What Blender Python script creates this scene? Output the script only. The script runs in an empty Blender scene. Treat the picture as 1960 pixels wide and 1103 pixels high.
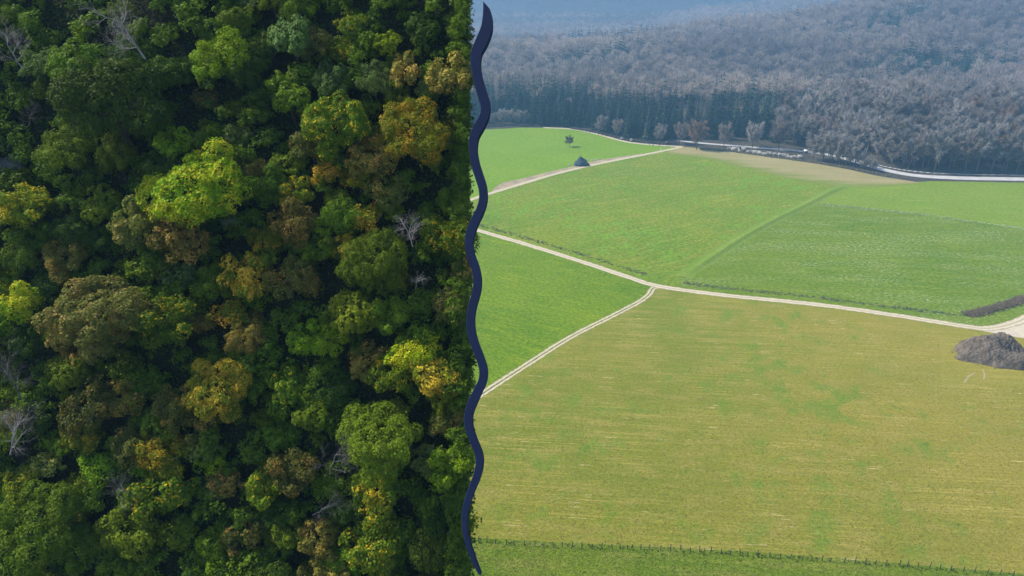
import bpy, math, random
import numpy as np
from mathutils import Vector, Matrix, Quaternion, noise as mnoise

S = bpy.context.scene
COL = S.collection
R_ = math.radians

# ------------------------------------------------------------------ camera, sky, sun, exposure
CAM_Z, FPX, PITCH = 140.0, 1400.0, math.atan(611 / 1400)
cam_d = bpy.data.cameras.new("camera")
cam_d.sensor_width = 36.0
cam_d.lens = 36.0 * FPX / 1960.0
cam_d.clip_start, cam_d.clip_end = 0.5, 20000
cam = bpy.data.objects.new("camera", cam_d)
COL.objects.link(cam)
cam.location = (0, 0, CAM_Z)
cam.rotation_euler = (math.pi / 2 - PITCH, 0, 0)
S.camera = cam

SUN_EL, SUN_AZ = R_(46), R_(-75)            # azimuth clockwise from +Y (away from the camera)
world = bpy.data.worlds.new("World")
S.world = world
world.use_nodes = True
wn = world.node_tree
bg = wn.nodes["Background"]
sky = wn.nodes.new("ShaderNodeTexSky")
sky.sky_type = 'NISHITA'
sky.sun_disc = False
sky.sun_elevation = SUN_EL
sky.sun_rotation = SUN_AZ
sky.air_density, sky.dust_density, sky.ozone_density = 1.0, 2.0, 0.4
wn.links.new(sky.outputs[0], bg.inputs[0])
bg.inputs[1].default_value = 0.145

sl = bpy.data.lights.new("sun", 'SUN')
sl.energy = 3.8
sl.angle = R_(0.6)
sl.color = (1.0, 0.93, 0.80)
sun = bpy.data.objects.new("sun", sl)
COL.objects.link(sun)
SUN_L = Vector((math.sin(SUN_AZ) * math.cos(SUN_EL), math.cos(SUN_AZ) * math.cos(SUN_EL), math.sin(SUN_EL)))
sun.rotation_euler = (-SUN_L).to_track_quat('-Z', 'Y').to_euler()
sun.location = (0, 0, 600)

S.view_settings.view_transform = 'Standard'
S.view_settings.look = 'None'
S.view_settings.gamma = 1.0
S.view_settings.use_curve_mapping = False
S.view_settings.exposure = 0.8
S.render.engine = 'CYCLES'
S.cycles.use_denoising = True
S.cycles.max_bounces = 6
S.cycles.diffuse_bounces = 3
S.cycles.transmission_bounces = 3
S.cycles.volume_bounces = 1
S.cycles.transparent_max_bounces = 4

HAZE_DENSITY = 0.00022
HAZE_COLOR = (0.29, 0.61, 1.0)

# ------------------------------------------------------------------ helpers
def ray(px, py):
    u, v = (px - 980) / FPX, (551.5 - py) / FPX
    return Vector((u, math.cos(PITCH) + v * math.sin(PITCH), -math.sin(PITCH) + v * math.cos(PITCH)))

def at(px, py, z=0.0):
    d = ray(px, py)
    t = (z - CAM_Z) / d.z
    return Vector((d.x * t, d.y * t, z))

def at_y(px, py, Y):
    d = ray(px, py)
    t = Y / d.y
    return Vector((d.x * t, Y, CAM_Z + d.z * t))

def project(p):
    q = Vector(p) - Vector((0, 0, CAM_Z))
    f = q.y * math.cos(PITCH) - q.z * math.sin(PITCH)
    v = q.y * math.sin(PITCH) + q.z * math.cos(PITCH)
    return 980 + FPX * q.x / f, 551.5 - FPX * v / f

def mesh_np(name, V, F, attrs=None, smooth=False, mats=None, mat_idx=None):
    """V (n,3); F (m,k) with one k"""
    V = np.asarray(V, dtype=np.float32)
    F = np.asarray(F, dtype=np.int32)
    me = bpy.data.meshes.new(name)
    m, k = F.shape
    me.vertices.add(len(V))
    me.vertices.foreach_set("co", V.ravel())
    me.loops.add(m * k)
    me.loops.foreach_set("vertex_index", F.ravel())
    me.polygons.add(m)
    me.polygons.foreach_set("loop_start", np.arange(0, m * k, k, dtype=np.int32))
    if smooth:
        me.polygons.foreach_set("use_smooth", np.ones(m, dtype=bool))
    for a, vals in (attrs or {}).items():
        at_ = me.attributes.new(a, 'FLOAT', 'POINT')
        at_.data.foreach_set("value", np.asarray(vals, dtype=np.float32))
    for x in (mats or []):
        me.materials.append(x)
    if mat_idx is not None:
        me.polygons.foreach_set("material_index", np.asarray(mat_idx, dtype=np.int32))
    me.update()
    me.validate()
    return me

def link(name, data, parent=None, mat=None, loc=None):
    o = bpy.data.objects.new(name, data)
    COL.objects.link(o)
    if parent: o.parent = parent
    if mat is not None and data is not None:
        if len(data.materials) == 0: data.materials.append(mat)
    if loc is not None: o.location = loc
    return o

def tag(o, label=None, cat=None, group=None, kind=None):
    if label: o['label'] = label
    if cat: o['category'] = cat
    if group: o['group'] = group
    if kind: o['kind'] = kind
    return o

def setmat(o, m):
    o.material_slots[0].link = 'OBJECT'
    o.material_slots[0].material = m

class MB:
    """collects triangles"""
    def __init__(s): s.V, s.F, s.T = [], [], []
    def tri(s, a, b, c, t=0.5):
        i = len(s.V); s.V += [tuple(a), tuple(b), tuple(c)]; s.F.append((i, i + 1, i + 2)); s.T += [t] * 3
    def quad(s, a, b, c, d, t=0.5):
        i = len(s.V); s.V += [tuple(a), tuple(b), tuple(c), tuple(d)]
        s.F += [(i, i + 1, i + 2), (i, i + 2, i + 3)]; s.T += [t] * 4
    def tube(s, p, q, r0, r1, n=4, t=0.5):
        p, q = Vector(p), Vector(q)
        d = (q - p)
        if d.length < 1e-6: return
        d.normalize()
        a = d.orthogonal().normalized(); b = d.cross(a)
        i = len(s.V)
        for c, r in ((p, r0), (q, r1)):
            for k in range(n):
                w = 2 * math.pi * k / n
                s.V.append(tuple(c + a * (r * math.cos(w)) + b * (r * math.sin(w)))); s.T.append(t)
        for k in range(n):
            k2 = (k + 1) % n
            s.F += [(i + k, i + k2, i + n + k2), (i + k, i + n + k2, i + n + k)]
    def box(s, c, sx, sy, sz, ax=None, ay=None, az=None, t=0.5):
        c = Vector(c); ax = Vector(ax or (1, 0, 0)); ay = Vector(ay or (0, 1, 0)); az = Vector(az or (0, 0, 1))
        i = len(s.V)
        for x, y, z in ((-1,-1,-1),(1,-1,-1),(1,1,-1),(-1,1,-1),(-1,-1,1),(1,-1,1),(1,1,1),(-1,1,1)):
            s.V.append(tuple(c + ax * (x * sx / 2) + ay * (y * sy / 2) + az * (z * sz / 2))); s.T.append(t)
        for f in ((0,3,2,1),(4,5,6,7),(0,1,5,4),(1,2,6,5),(2,3,7,6),(3,0,4,7)):
            s.F += [(i + f[0], i + f[1], i + f[2]), (i + f[0], i + f[2], i + f[3])]
    def mesh(s, name, mat=None, smooth=False):
        return mesh_np(name, s.V, s.F, {'tone': s.T}, smooth, [mat] if mat else None)

# ------------------------------------------------------------------ materials
def new_mat(name):
    m = bpy.data.materials.new(name); m.use_nodes = True
    nt = m.node_tree; nt.nodes.clear()
    out = nt.nodes.new("ShaderNodeOutputMaterial")
    return m, nt, out

def N(nt, t, **kw):
    n = nt.nodes.new(t)
    for k, v in kw.items():
        if k.startswith('i_'):
            key = k[2:]
            key = int(key) if key.isdigit() else key.replace('_', ' ')
            n.inputs[key].default_value = v
        else: setattr(n, k, v)
    return n

def L(nt, a, b): nt.links.new(a, b)

def c4(c): return (c[0], c[1], c[2], 1.0)

def mixc(nt, fac, a, b, mode='MIX'):
    n = nt.nodes.new("ShaderNodeMix"); n.data_type = 'RGBA'; n.blend_type = mode; n.clamp_factor = True
    for sock, v in ((n.inputs[0], fac), (n.inputs[6], a), (n.inputs[7], b)):
        if hasattr(v, 'links'): L(nt, v, sock)
        elif isinstance(v, (int, float)): sock.default_value = v
        else: sock.default_value = c4(v)
    return n.outputs[2]

def mrange(nt, v, a, b, c=0.0, d=1.0, smooth=True):
    n = nt.nodes.new("ShaderNodeMapRange")
    if smooth: n.interpolation_type = 'SMOOTHSTEP'
    L(nt, v, n.inputs[0])
    for i, x in enumerate((a, b, c, d)): n.inputs[i + 1].default_value = x
    return n.outputs[0]

def fmath(nt, op, a, b=None):
    n = nt.nodes.new("ShaderNodeMath"); n.operation = op
    for i, v in enumerate((a, b)):
        if v is None: continue
        if hasattr(v, 'links'): L(nt, v, n.inputs[i])
        else: n.inputs[i].default_value = v
    return n.outputs[0]

def coords(nt, rot=0.0, scale=(1, 1, 1), offset=None):
    tc = N(nt, "ShaderNodeTexCoord")
    mp = N(nt, "ShaderNodeMapping")
    mp.vector_type = 'POINT'
    r = N(nt, "ShaderNodeVectorRotate"); r.rotation_type = 'Z_AXIS'
    r.inputs['Angle'].default_value = rot
    L(nt, tc.outputs['Object'], r.inputs['Vector'])
    L(nt, r.outputs[0], mp.inputs[0])
    mp.inputs['Scale'].default_value = scale
    if offset: mp.inputs['Location'].default_value = offset
    return mp.outputs[0]

def noise(nt, vec, scale, detail=3.0, rough=0.55):
    n = N(nt, "ShaderNodeTexNoise")
    n.inputs['Scale'].default_value = scale
    n.inputs['Detail'].default_value = detail
    n.inputs['Roughness'].default_value = rough
    if vec is not None: L(nt, vec, n.inputs['Vector'])
    return n.outputs['Fac']

def principled(nt, out, col, rough=0.9, spec=0.2, bump=None, bstr=0.5, bdist=0.1):
    p = N(nt, "ShaderNodeBsdfPrincipled")
    if hasattr(col, 'links'): L(nt, col, p.inputs['Base Color'])
    else: p.inputs['Base Color'].default_value = c4(col)
    p.inputs['Roughness'].default_value = rough
    p.inputs['Specular IOR Level'].default_value = spec
    if bump is not None:
        b = N(nt, "ShaderNodeBump"); b.inputs['Strength'].default_value = bstr; b.inputs['Distance'].default_value = bdist
        L(nt, bump, b.inputs['Height']); L(nt, b.outputs[0], p.inputs['Normal'])
    L(nt, p.outputs[0], out.inputs['Surface'])
    return p

def leaf_mat(name, c1, c2, acc=None, amt=0.0, patch=0.5, trans=0.35):
    """leaves: tone attribute (per leaf), object-space patches shifted per object, accent colour on part of the leaves"""
    m, nt, out = new_mat(name)
    a = N(nt, "ShaderNodeAttribute"); a.attribute_name = 'tone'
    tone = a.outputs['Fac']
    oi = N(nt, "ShaderNodeObjectInfo")
    tc = N(nt, "ShaderNodeTexCoord")
    add = N(nt, "ShaderNodeVectorMath"); add.operation = 'MULTIPLY_ADD'
    add.inputs[1].default_value = (1, 1, 1)
    L(nt, tc.outputs['Object'], add.inputs[0])
    comb = N(nt, "ShaderNodeCombineXYZ")
    r37 = fmath(nt, 'MULTIPLY', oi.outputs['Random'], 371.0)
    L(nt, r37, comb.inputs[0]); L(nt, r37, comb.inputs[2])
    L(nt, comb.outputs[0], add.inputs[2])
    big = noise(nt, add.outputs[0], patch, 2.0)
    f = fmath(nt, 'ADD', fmath(nt, 'MULTIPLY', tone, 0.55), fmath(nt, 'MULTIPLY', mrange(nt, big, 0.3, 0.7), 0.45))
    col = mixc(nt, f, c1, c2)
    if acc:
        big2 = noise(nt, add.outputs[0], patch * 1.6, 2.0)
        t2 = fmath(nt, 'FRACT', fmath(nt, 'MULTIPLY', tone, 7.31))
        s = fmath(nt, 'ADD', fmath(nt, 'MULTIPLY', mrange(nt, big2, 0.3, 0.7), 0.6), fmath(nt, 'MULTIPLY', t2, 0.5))
        mask = mrange(nt, s, 1.0 - amt, 1.12 - amt)
        col = mixc(nt, mask, col, acc)
    # each individual a little lighter or darker, warmer or cooler
    hsv = N(nt, "ShaderNodeHueSaturation")
    L(nt, fmath(nt, 'ADD', fmath(nt, 'MULTIPLY', oi.outputs['Random'], 0.035), 0.4825), hsv.inputs['Hue'])
    r2 = fmath(nt, 'FRACT', fmath(nt, 'MULTIPLY', oi.outputs['Random'], 13.7))
    L(nt, fmath(nt, 'ADD', fmath(nt, 'MULTIPLY', r2, 0.5), 0.75), hsv.inputs['Value'])
    L(nt, col, hsv.inputs['Color'])
    p = N(nt, "ShaderNodeBsdfPrincipled")
    p.inputs['Roughness'].default_value = 0.55
    p.inputs['Specular IOR Level'].default_value = 0.06
    L(nt, hsv.outputs[0], p.inputs['Base Color'])
    tr = N(nt, "ShaderNodeBsdfTranslucent"); L(nt, hsv.outputs[0], tr.inputs['Color'])
    mx = N(nt, "ShaderNodeMixShader"); mx.inputs[0].default_value = trans
    L(nt, p.outputs[0], mx.inputs[1]); L(nt, tr.outputs[0], mx.inputs[2])
    L(nt, mx.outputs[0], out.inputs['Surface'])
    return m

def tone_mat(name, c1, c2, rough=0.85, patch=0.0, c3=None, trans=0.0):
    m, nt, out = new_mat(name)
    a = N(nt, "ShaderNodeAttribute"); a.attribute_name = 'tone'
    col = mixc(nt, a.outputs['Fac'], c1, c2)
    if patch:
        n = noise(nt, coords(nt), patch, 3.0)
        col = mixc(nt, mrange(nt, n, 0.35, 0.65), col, mixc(nt, 0.5, col, c3))
    p = principled(nt, out, col, rough, 0.15)
    if trans:
        tr = N(nt, "ShaderNodeBsdfTranslucent"); L(nt, col, tr.inputs['Color'])
        mx = N(nt, "ShaderNodeMixShader"); mx.inputs[0].default_value = trans
        L(nt, p.outputs[0], mx.inputs[1]); L(nt, tr.outputs[0], mx.inputs[2]); L(nt, mx.outputs[0], out.inputs['Surface'])
    return m

def bark_mat(name, c1, c2, sc=3.0):
    m, nt, out = new_mat(name)
    n = noise(nt, coords(nt, 0, (1, 1, 0.3)), sc, 4.0)
    col = mixc(nt, mrange(nt, n, 0.3, 0.7), c1, c2)
    principled(nt, out, col, 0.9, 0.1, n, 0.5, 0.05)
    return m

def field_mat(name, c1, c2, c3, rot, streak=(0.05, 0.8), streak_amt=0.5, s_lo=0.5, s_hi=0.75, green=None, green_amt=0.0,
              speck=None, speck_lo=0.68, fine=0.5, big=0.02, fscale=1.0, worn=None, grad=None):
    m, nt, out = new_mat(name)
    base = coords(nt)
    lo = noise(nt, base, big, 4.0, 0.6)
    fac = mrange(nt, lo, 0.3, 0.7)
    if grad:       # the field dries out towards one side
        dv = N(nt, "ShaderNodeVectorMath"); dv.operation = 'DOT_PRODUCT'
        L(nt, base, dv.inputs[0]); dv.inputs[1].default_value = (grad[0], grad[1], 0)
        fac = fmath(nt, 'ADD', fmath(nt, 'MULTIPLY', fac, 0.45), mrange(nt, dv.outputs['Value'], grad[2], grad[3], 0, 0.65))
    col = mixc(nt, fac, c1, c2)
    mid = noise(nt, coords(nt, rot, (0.06, 0.22, 1)), 1.0, 4.0, 0.65)
    col = mixc(nt, mrange(nt, mid, 0.42, 0.72, 0, 0.75), col, c3)
    st = noise(nt, coords(nt, rot, (streak[0], streak[1], 1), (31, 7, 0)), 1.0, 3.0, 0.6)
    stw = noise(nt, coords(nt, 0, (1, 1, 1), (70, 11, 0)), 0.035, 2.0)
    sm = fmath(nt, 'MULTIPLY', mrange(nt, st, s_lo, s_hi, 0, streak_amt), mrange(nt, stw, 0.35, 0.6))
    col = mixc(nt, sm, col, (c3[0] * 1.7, c3[1] * 1.55, c3[2] * 1.6))
    if worn:       # dry pale dashes along the rows
        wr = noise(nt, coords(nt, rot, (0.11, 1.3, 1), (3, 57, 0)), 1.0, 2.0, 0.5)
        col = mixc(nt, mrange(nt, wr, 0.665, 0.74, 0, 0.85), col, worn)
    if green:
        g = noise(nt, coords(nt, 0.4, (1, 0.7, 1), (5, 9, 0)), 0.11, 4.0, 0.68)
        gb = noise(nt, base, 0.014, 2.0)
        gm = fmath(nt, 'ADD', g, fmath(nt, 'MULTIPLY', fmath(nt, 'SUBTRACT', gb, 0.5), 0.5))
        col = mixc(nt, mrange(nt, gm, 0.50 - green_amt, 0.74 - green_amt, 0, 0.85), col, green)
    if speck:
        sp = noise(nt, coords(nt, rot, (0.5, 1.1, 1), (1, 2, 0)), 1.2, 2.0, 0.7)
        spw = noise(nt, coords(nt, rot, (0.3, 1.0, 1)), 0.05, 3.0)
        col = mixc(nt, fmath(nt, 'MULTIPLY', mrange(nt, sp, speck_lo - 0.1, speck_lo + 0.06), mrange(nt, spw, 0.42, 0.62)), col, speck)
    fn = noise(nt, coords(nt, rot, (0.8, 1.2, 1)), 1.1 * fscale, 5.0, 0.78)
    v = mrange(nt, fn, 0.28, 0.72, 1.0 - fine, 1.0 + fine, False)
    mul = N(nt, "ShaderNodeVectorMath"); mul.operation = 'SCALE'
    L(nt, col, mul.inputs[0]); L(nt, v, mul.inputs['Scale'])
    principled(nt, out, mul.outputs[0], 0.95, 0.08, fn, 0.6, 0.35)
    return m

def track_mat(name, pale, rut, mid, midamt):
    m, nt, out = new_mat(name)
    a = N(nt, "ShaderNodeAttribute"); a.attribute_name = 'across'
    x = fmath(nt, 'ABSOLUTE', a.outputs['Fac'])
    n = noise(nt, coords(nt), 0.6, 5.0, 0.7)
    n2 = noise(nt, coords(nt), 0.09, 3.0)
    col = mixc(nt, mrange(nt, n, 0.3, 0.7), pale, rut)
    xm = fmath(nt, 'ADD', x, fmath(nt, 'MULTIPLY', fmath(nt, 'SUBTRACT', n, 0.5), 0.9))
    cm = fmath(nt, 'MULTIPLY', mrange(nt, xm, 0.28, 0.12), mrange(nt, n2, 0.2, 0.55, midamt * 0.5, midamt))
    col = mixc(nt, cm, col, mid)
    em = mrange(nt, xm, 0.62, 0.98, 0, 0.9)
    col = mixc(nt, em, col, mid)
    principled(nt, out, col, 0.95, 0.1, n, 0.4, 0.08)
    return m

def soil_mat(name, c1, c2, sc, bstr=0.8, rot=0.0, stretch=(1, 1, 1), speck=None):
    m, nt, out = new_mat(name)
    n = noise(nt, coords(nt, rot, stretch), sc, 6.0, 0.65)
    n2 = noise(nt, coords(nt), sc * 6, 3.0, 0.6)
    col = mixc(nt, mrange(nt, n, 0.32, 0.68), c1, c2)
    col = mixc(nt, mrange(nt, n2, 0.3, 0.7, 0, 0.4), col, (c1[0] * .5, c1[1] * .5, c1[2] * .5))
    if speck:
        col = mixc(nt, mrange(nt, n2, 0.64, 0.7), col, speck)
    principled(nt, out, col, 0.95, 0.1, n2, bstr, 0.3)
    return m

def plain_mat(name, c, rough=0.6, spec=0.3, var=0.15, sc=2.0, metal=0.0):
    m, nt, out = new_mat(name)
    n = noise(nt, coords(nt), sc, 4.0)
    col = mixc(nt, mrange(nt, n, 0.3, 0.7), tuple(x * (1 - var) for x in c), tuple(min(1, x * (1 + var)) for x in c))
    p = principled(nt, out, col, rough, spec)
    p.inputs['Metallic'].default_value = metal
    return m

# ------------------------------------------------------------------ terrain
def crest(pts, Y, sub):
    q = [at_y(px, py, Y) for px, py in pts]
    return [p.x for p in q], [p.z - sub for p in q]

RIDGE1 = crest([(300, 85), (911, 66), (1090, 64), (1150, 60), (1280, 55), (1400, 40), (1480, 27), (1560, 18), (1700, 4), (1960, -35), (2600, -80)], 1350, 25)
RIDGE2 = crest([(300, 120), (1000, 95), (1140, 66), (1230, 46), (1330, 23), (1420, 8), (1500, -4), (1700, -40), (2600, -90)], 2150, 21)
RIDGE3 = crest([(0, -90), (911, -100), (1300, -125), (2600, -160)], 3500, 12)

def sstep(a, b, x):
    t = np.clip((x - a) / (b - a), 0, 1)
    return t * t * (3 - 2 * t)

def wavy(x, y, s, k=3):
    """cheap smooth noise from summed sines, about -1..1"""
    r = np.random.RandomState(k); out = 0
    for i in range(7):
        a = r.uniform(0, 2 * math.pi); f = s * r.uniform(0.6, 2.2)
        out = out + np.sin((x * math.cos(a) + y * math.sin(a)) * f + r.uniform(0, 7)) / (1 + 0.6 * i)
    return out / 2.2

# the line where the open land ends and the woods begin (world y as a function of x)
EDGE_PX = [(500, 243), (911, 244), (1000, 242), (1095, 245), (1145, 254), (1200, 268), (1300, 273), (1400, 277), (1540, 285), (1600, 293), (1650, 307), (1700, 321), (1760, 331), (1850, 335), (1960, 337), (2400, 345)]
EDGE = [at(*p) for p in EDGE_PX]
EDGE_X = np.array([p.x for p in EDGE]); EDGE_Y = np.array([p.y for p in EDGE])

def terr(x, y):
    x = np.asarray(x, dtype=float); y = np.asarray(y, dtype=float)
    edge = np.interp(x, EDGE_X, EDGE_Y)
    d = y - edge
    z = 0.02 * np.clip(d, 0, 60) * 0 + 3.0 * sstep(5, 90, d)
    # wooded swell behind the road on the right
    sw = sstep(120, 330, x)
    z = z + sw * (17.0 * sstep(4, 95, d) - 14.0 * sstep(110, 240, d))
    h1 = np.interp(x, *RIDGE1); h2 = np.interp(x, *RIDGE2); h3 = np.interp(x, *RIDGE3)
    up1 = sstep(740, 1370, y)
    z1 = h1 * up1 + (up1 * (1 - 0.75 * up1)) * 38 * wavy(x, y * 0.6, 0.014, 5)
    down = sstep(1370, 1750, y)
    z = z * (1 - sstep(760, 950, y)) + z1 * (1 - down) + down * (h1 * 0.25 - 20)
    z = np.where(y > 1500, np.maximum(z, sstep(1500, 2150, y) * h2 * (1 - sstep(2150, 2700, y)) + 10 * wavy(x, y, 0.006, 8) * sstep(1600, 2000, y)), z)
    z = np.where(y > 2200, np.maximum(z, (sstep(2200, 3500, y) ** 0.9) * h3 * (1 + 0.13 * wavy(x, y, 0.0028, 11) * (1 - sstep(2200, 3500, y)))), z)
    return z

ground_m = soil_mat("ground_soil", (0.040, 0.036, 0.028), (0.075, 0.066, 0.05), 0.05, 0.3)
xs = np.concatenate([np.arange(-2600, -200, 120.0), np.arange(-200, 1000, 14.0), np.arange(1000, 3700, 100.0)])
ys = np.concatenate([np.arange(-350, 380, 73.0), np.arange(380, 1500, 12.0), np.arange(1500, 3700, 36.0), np.arange(3700, 6400, 240.0)])
GX, GY = np.meshgrid(xs, ys)
GZ = terr(GX, GY)
nx, ny = len(xs), len(ys)
idx = np.arange(nx * ny).reshape(ny, nx)
quads = np.stack([idx[:-1, :-1].ravel(), idx[:-1, 1:].ravel(), idx[1:, 1:].ravel(), idx[1:, :-1].ravel()], 1)
g = link("ground", mesh_np("ground", np.stack([GX.ravel(), GY.ravel(), GZ.ravel()], 1), quads, None, True), None, ground_m)
tag(g, kind='structure')

ZG = terr
def gz(x, y): return float(terr(np.array([x]), np.array([y]))[0])

# ---- field sheets
def inside(px, py, poly):
    n = len(poly); r = np.zeros(np.shape(px), dtype=bool)
    j = n - 1
    for i in range(n):
        xi, yi = poly[i]; xj, yj = poly[j]
        c = ((yi > py) != (yj > py)) & (px < (xj - xi) * (py - yi) / (yj - yi + 1e-12) + xi)
        r ^= c; j = i
    return r

def densify(pts, n=6):
    """Catmull-Rom through pixel points"""
    P = [pts[0]] + list(pts) + [pts[-1]]
    out = []
    for i in range(1, len(P) - 2):
        p0, p1, p2, p3 = [np.array(p, float) for p in P[i - 1:i + 3]]
        for k in range(n):
            t = k / n
            out.append(tuple(0.5 * ((2 * p1) + (-p0 + p2) * t + (2 * p0 - 5 * p1 + 4 * p2 - p3) * t * t + (-p0 + 3 * p1 - 3 * p2 + p3) * t ** 3)))
    out.append(tuple(pts[-1]))
    return out

def sheet(name, pix, z, mat):
    import bmesh
    bm = bmesh.new()
    vs = [bm.verts.new(at(px, py, 0) + Vector((0, 0, z))) for px, py in pix]
    f = bm.faces.new(vs)
    bmesh.ops.triangulate(bm, faces=[f])
    bm.normal_update()
    for f in bm.faces:
        if f.normal.z < 0: f.normal_flip()
    me = bpy.data.meshes.new(name); bm.to_mesh(me); bm.free()
    o = link(name, me, None, mat)
    return tag(o, kind='structure')

row = at(911, 1033) - at(1960, 1100)
ROT_ROW = -math.atan2(-row.y, -row.x)     # turns the fence direction onto x
m_stub = field_mat("stubble_grass", (0.098, 0.140, 0.010), (0.205, 0.178, 0.026), (0.215, 0.19, 0.044), ROT_ROW, (0.022, 1.5), 0.5, 0.46, 0.74,
                   green=(0.095, 0.165, 0.014), green_amt=0.0, fine=0.36, big=0.011, grad=(.8, -.5, -140, 70), worn=(0.42, 0.35, 0.17))
m_mead = field_mat("bright_meadow_grass", (0.104, 0.191, 0.004), (0.126, 0.211, 0.005), (0.140, 0.207, 0.015), 0.3, fine=0.4, fscale=.4, streak_amt=0.25, speck=(0.22, 0.27, 0.12), speck_lo=0.7)
m_mid = field_mat("meadow_grass", (0.088, 0.153, 0.006), (0.131, 0.176, 0.008), (0.162, 0.180, 0.023), -0.5, (0.03, 0.25), 0.35, fine=0.62, fscale=.5, green=(0.11, 0.21, 0.012), green_amt=0.02)
m_dais = field_mat("flowery_meadow_grass", (0.077, 0.135, 0.005), (0.101, 0.153, 0.007), (0.126, 0.167, 0.017), ROT_ROW, (0.04, 0.5), 0.4, fine=0.6, fscale=.6, speck=(0.30, 0.34, 0.22), speck_lo=0.64)
m_strip = field_mat("smooth_meadow_grass", (0.113, 0.184, 0.010), (0.133, 0.198, 0.013), (0.144, 0.194, 0.024), ROT_ROW, (0.02, 0.3), 0.4, fine=0.4, fscale=.5)
m_lush = field_mat("lush_grass", (0.072, 0.138, 0.002), (0.105, 0.168, 0.003), (0.13, 0.18, 0.008), 0.5, (0.04, 0.3), 0.45, fine=0.7, fscale=.7)
m_near = field_mat("rough_grass", (0.080, 0.132, 0.008), (0.115, 0.155, 0.012), (0.15, 0.16, 0.03), ROT_ROW, (0.05, 0.4), 0.4, fine=0.4)
m_tan = field_mat("dry_grass", (0.21, 0.175, 0.075), (0.25, 0.21, 0.095), (0.28, 0.23, 0.12), ROT_ROW, (0.02, 0.3), 0.5, fine=0.2, green=(0.16, 0.19, 0.05), green_amt=-0.05)

T_UP = densify([(640, 485), (760, 436), (860, 398), (911, 379), (960, 364), (1050, 337), (1130, 317), (1230, 297), (1280, 287), (1306, 281)])
T_MAIN = densify([(420, 285), (640, 356), (800, 404), (911, 440), (1000, 466), (1100, 497), (1200, 530), (1250, 546), (1310, 556), (1400, 567), (1560, 583), (1700, 602), (1840, 624), (1890, 629), (1940, 619), (1990, 596), (2100, 545)])
T_BR = densify([(1262, 549), (1249, 553), (1243, 563), (1225, 577), (1180, 601), (1090, 647), (1000, 704), (911, 762), (780, 848), (640, 940)])
ROAD = densify([(2500, 356), (2200, 349), (1960, 343.5), (1850, 341.5), (1760, 337), (1700, 327), (1650, 313), (1600, 299), (1540, 290), (1460, 284), (1400, 279), (1330, 273), (1280, 266), (1240, 257), (1190, 250)])
FOREST = densify([(500, 250), (911, 248), (1000, 244.5), (1095, 248), (1145, 258), (1200, 273), (1255, 278.5), (1306, 281)])
TAN_TOP = densify([(1306, 281), (1400, 290), (1480, 302), (1540, 310), (1620, 324), (1680, 337), (1750, 348)])
TAN_BOT = densify([(1290, 291), (1350, 299), (1440, 317), (1520, 336), (1600, 349), (1660, 353), (1750, 349)])
FENCE_T = [(300, 1000), (911, 1030), (1125, 1041), (1430, 1056), (1700, 1077), (1960, 1099), (2400, 1136)]

def px_index(path, x, key=0):
    return min(range(len(path)), key=lambda i: abs(path[i][key] - x))

sheet("bright_meadow", FOREST + list(reversed(T_UP)), 0.03, m_mead)
mi = px_index(T_MAIN, 1290)
BANK = densify([(1300, 545), (1306, 530), (1360, 494), (1420, 455), (1480, 422), (1540, 393), (1590, 367), (1625, 354)])
sheet("meadow", T_UP[:-1] + [(1290, 291)] + TAN_BOT[1:px_index(TAN_BOT, 1622)] + list(reversed(BANK)) + list(reversed(T_MAIN[:mi + 1])), 0.03, m_mid)
DAIS_TOP = densify([(1552, 389), (1640, 396), (1760, 410), (1860, 424), (1960, 438), (2200, 475), (2400, 500)])
me_ = px_index(T_MAIN, 1940)
sheet("flowery_meadow", BANK[:px_index(BANK, 1548)] + DAIS_TOP + [(2400, 560), (2100, 548)] + list(reversed(T_MAIN[mi:me_ + 6])), 0.035, m_dais)
sheet("smooth_meadow", BANK[px_index(BANK, 1548) - 1:] + TAN_BOT[px_index(TAN_BOT, 1640):] + [(1780, 347), (1850, 348), (1960, 350), (2400, 362), (2400, 500)] + list(reversed(DAIS_TOP))[1:], 0.03, m_strip)
m_tan, nt_, out_ = new_mat("dry_strip_grass")
a_ = N(nt_, "ShaderNodeAttribute"); a_.attribute_name = 'across'
n_ = noise(nt_, coords(nt_, ROT_ROW, (0.03, 0.12, 1)), 1.0, 5.0, 0.65)
n2_ = noise(nt_, coords(nt_), 0.5, 4.0, 0.7)
c_ = mixc(nt_, mrange(nt_, n_, 0.3, 0.7), (0.285, 0.235, 0.12), (0.225, 0.205, 0.08))
e_ = fmath(nt_, 'ADD', a_.outputs['Fac'], fmath(nt_, 'MULTIPLY', fmath(nt_, 'SUBTRACT', n_, 0.5), 1.5))
c_ = mixc(nt_, mrange(nt_, e_, 0.0, 1.15), c_, (0.120, 0.172, 0.009))
c_ = mixc(nt_, mrange(nt_, n2_, 0.3, 0.7, 0, 0.35), c_, (0.11, 0.12, 0.04))
principled(nt_, out_, c_, .95, .08)
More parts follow.
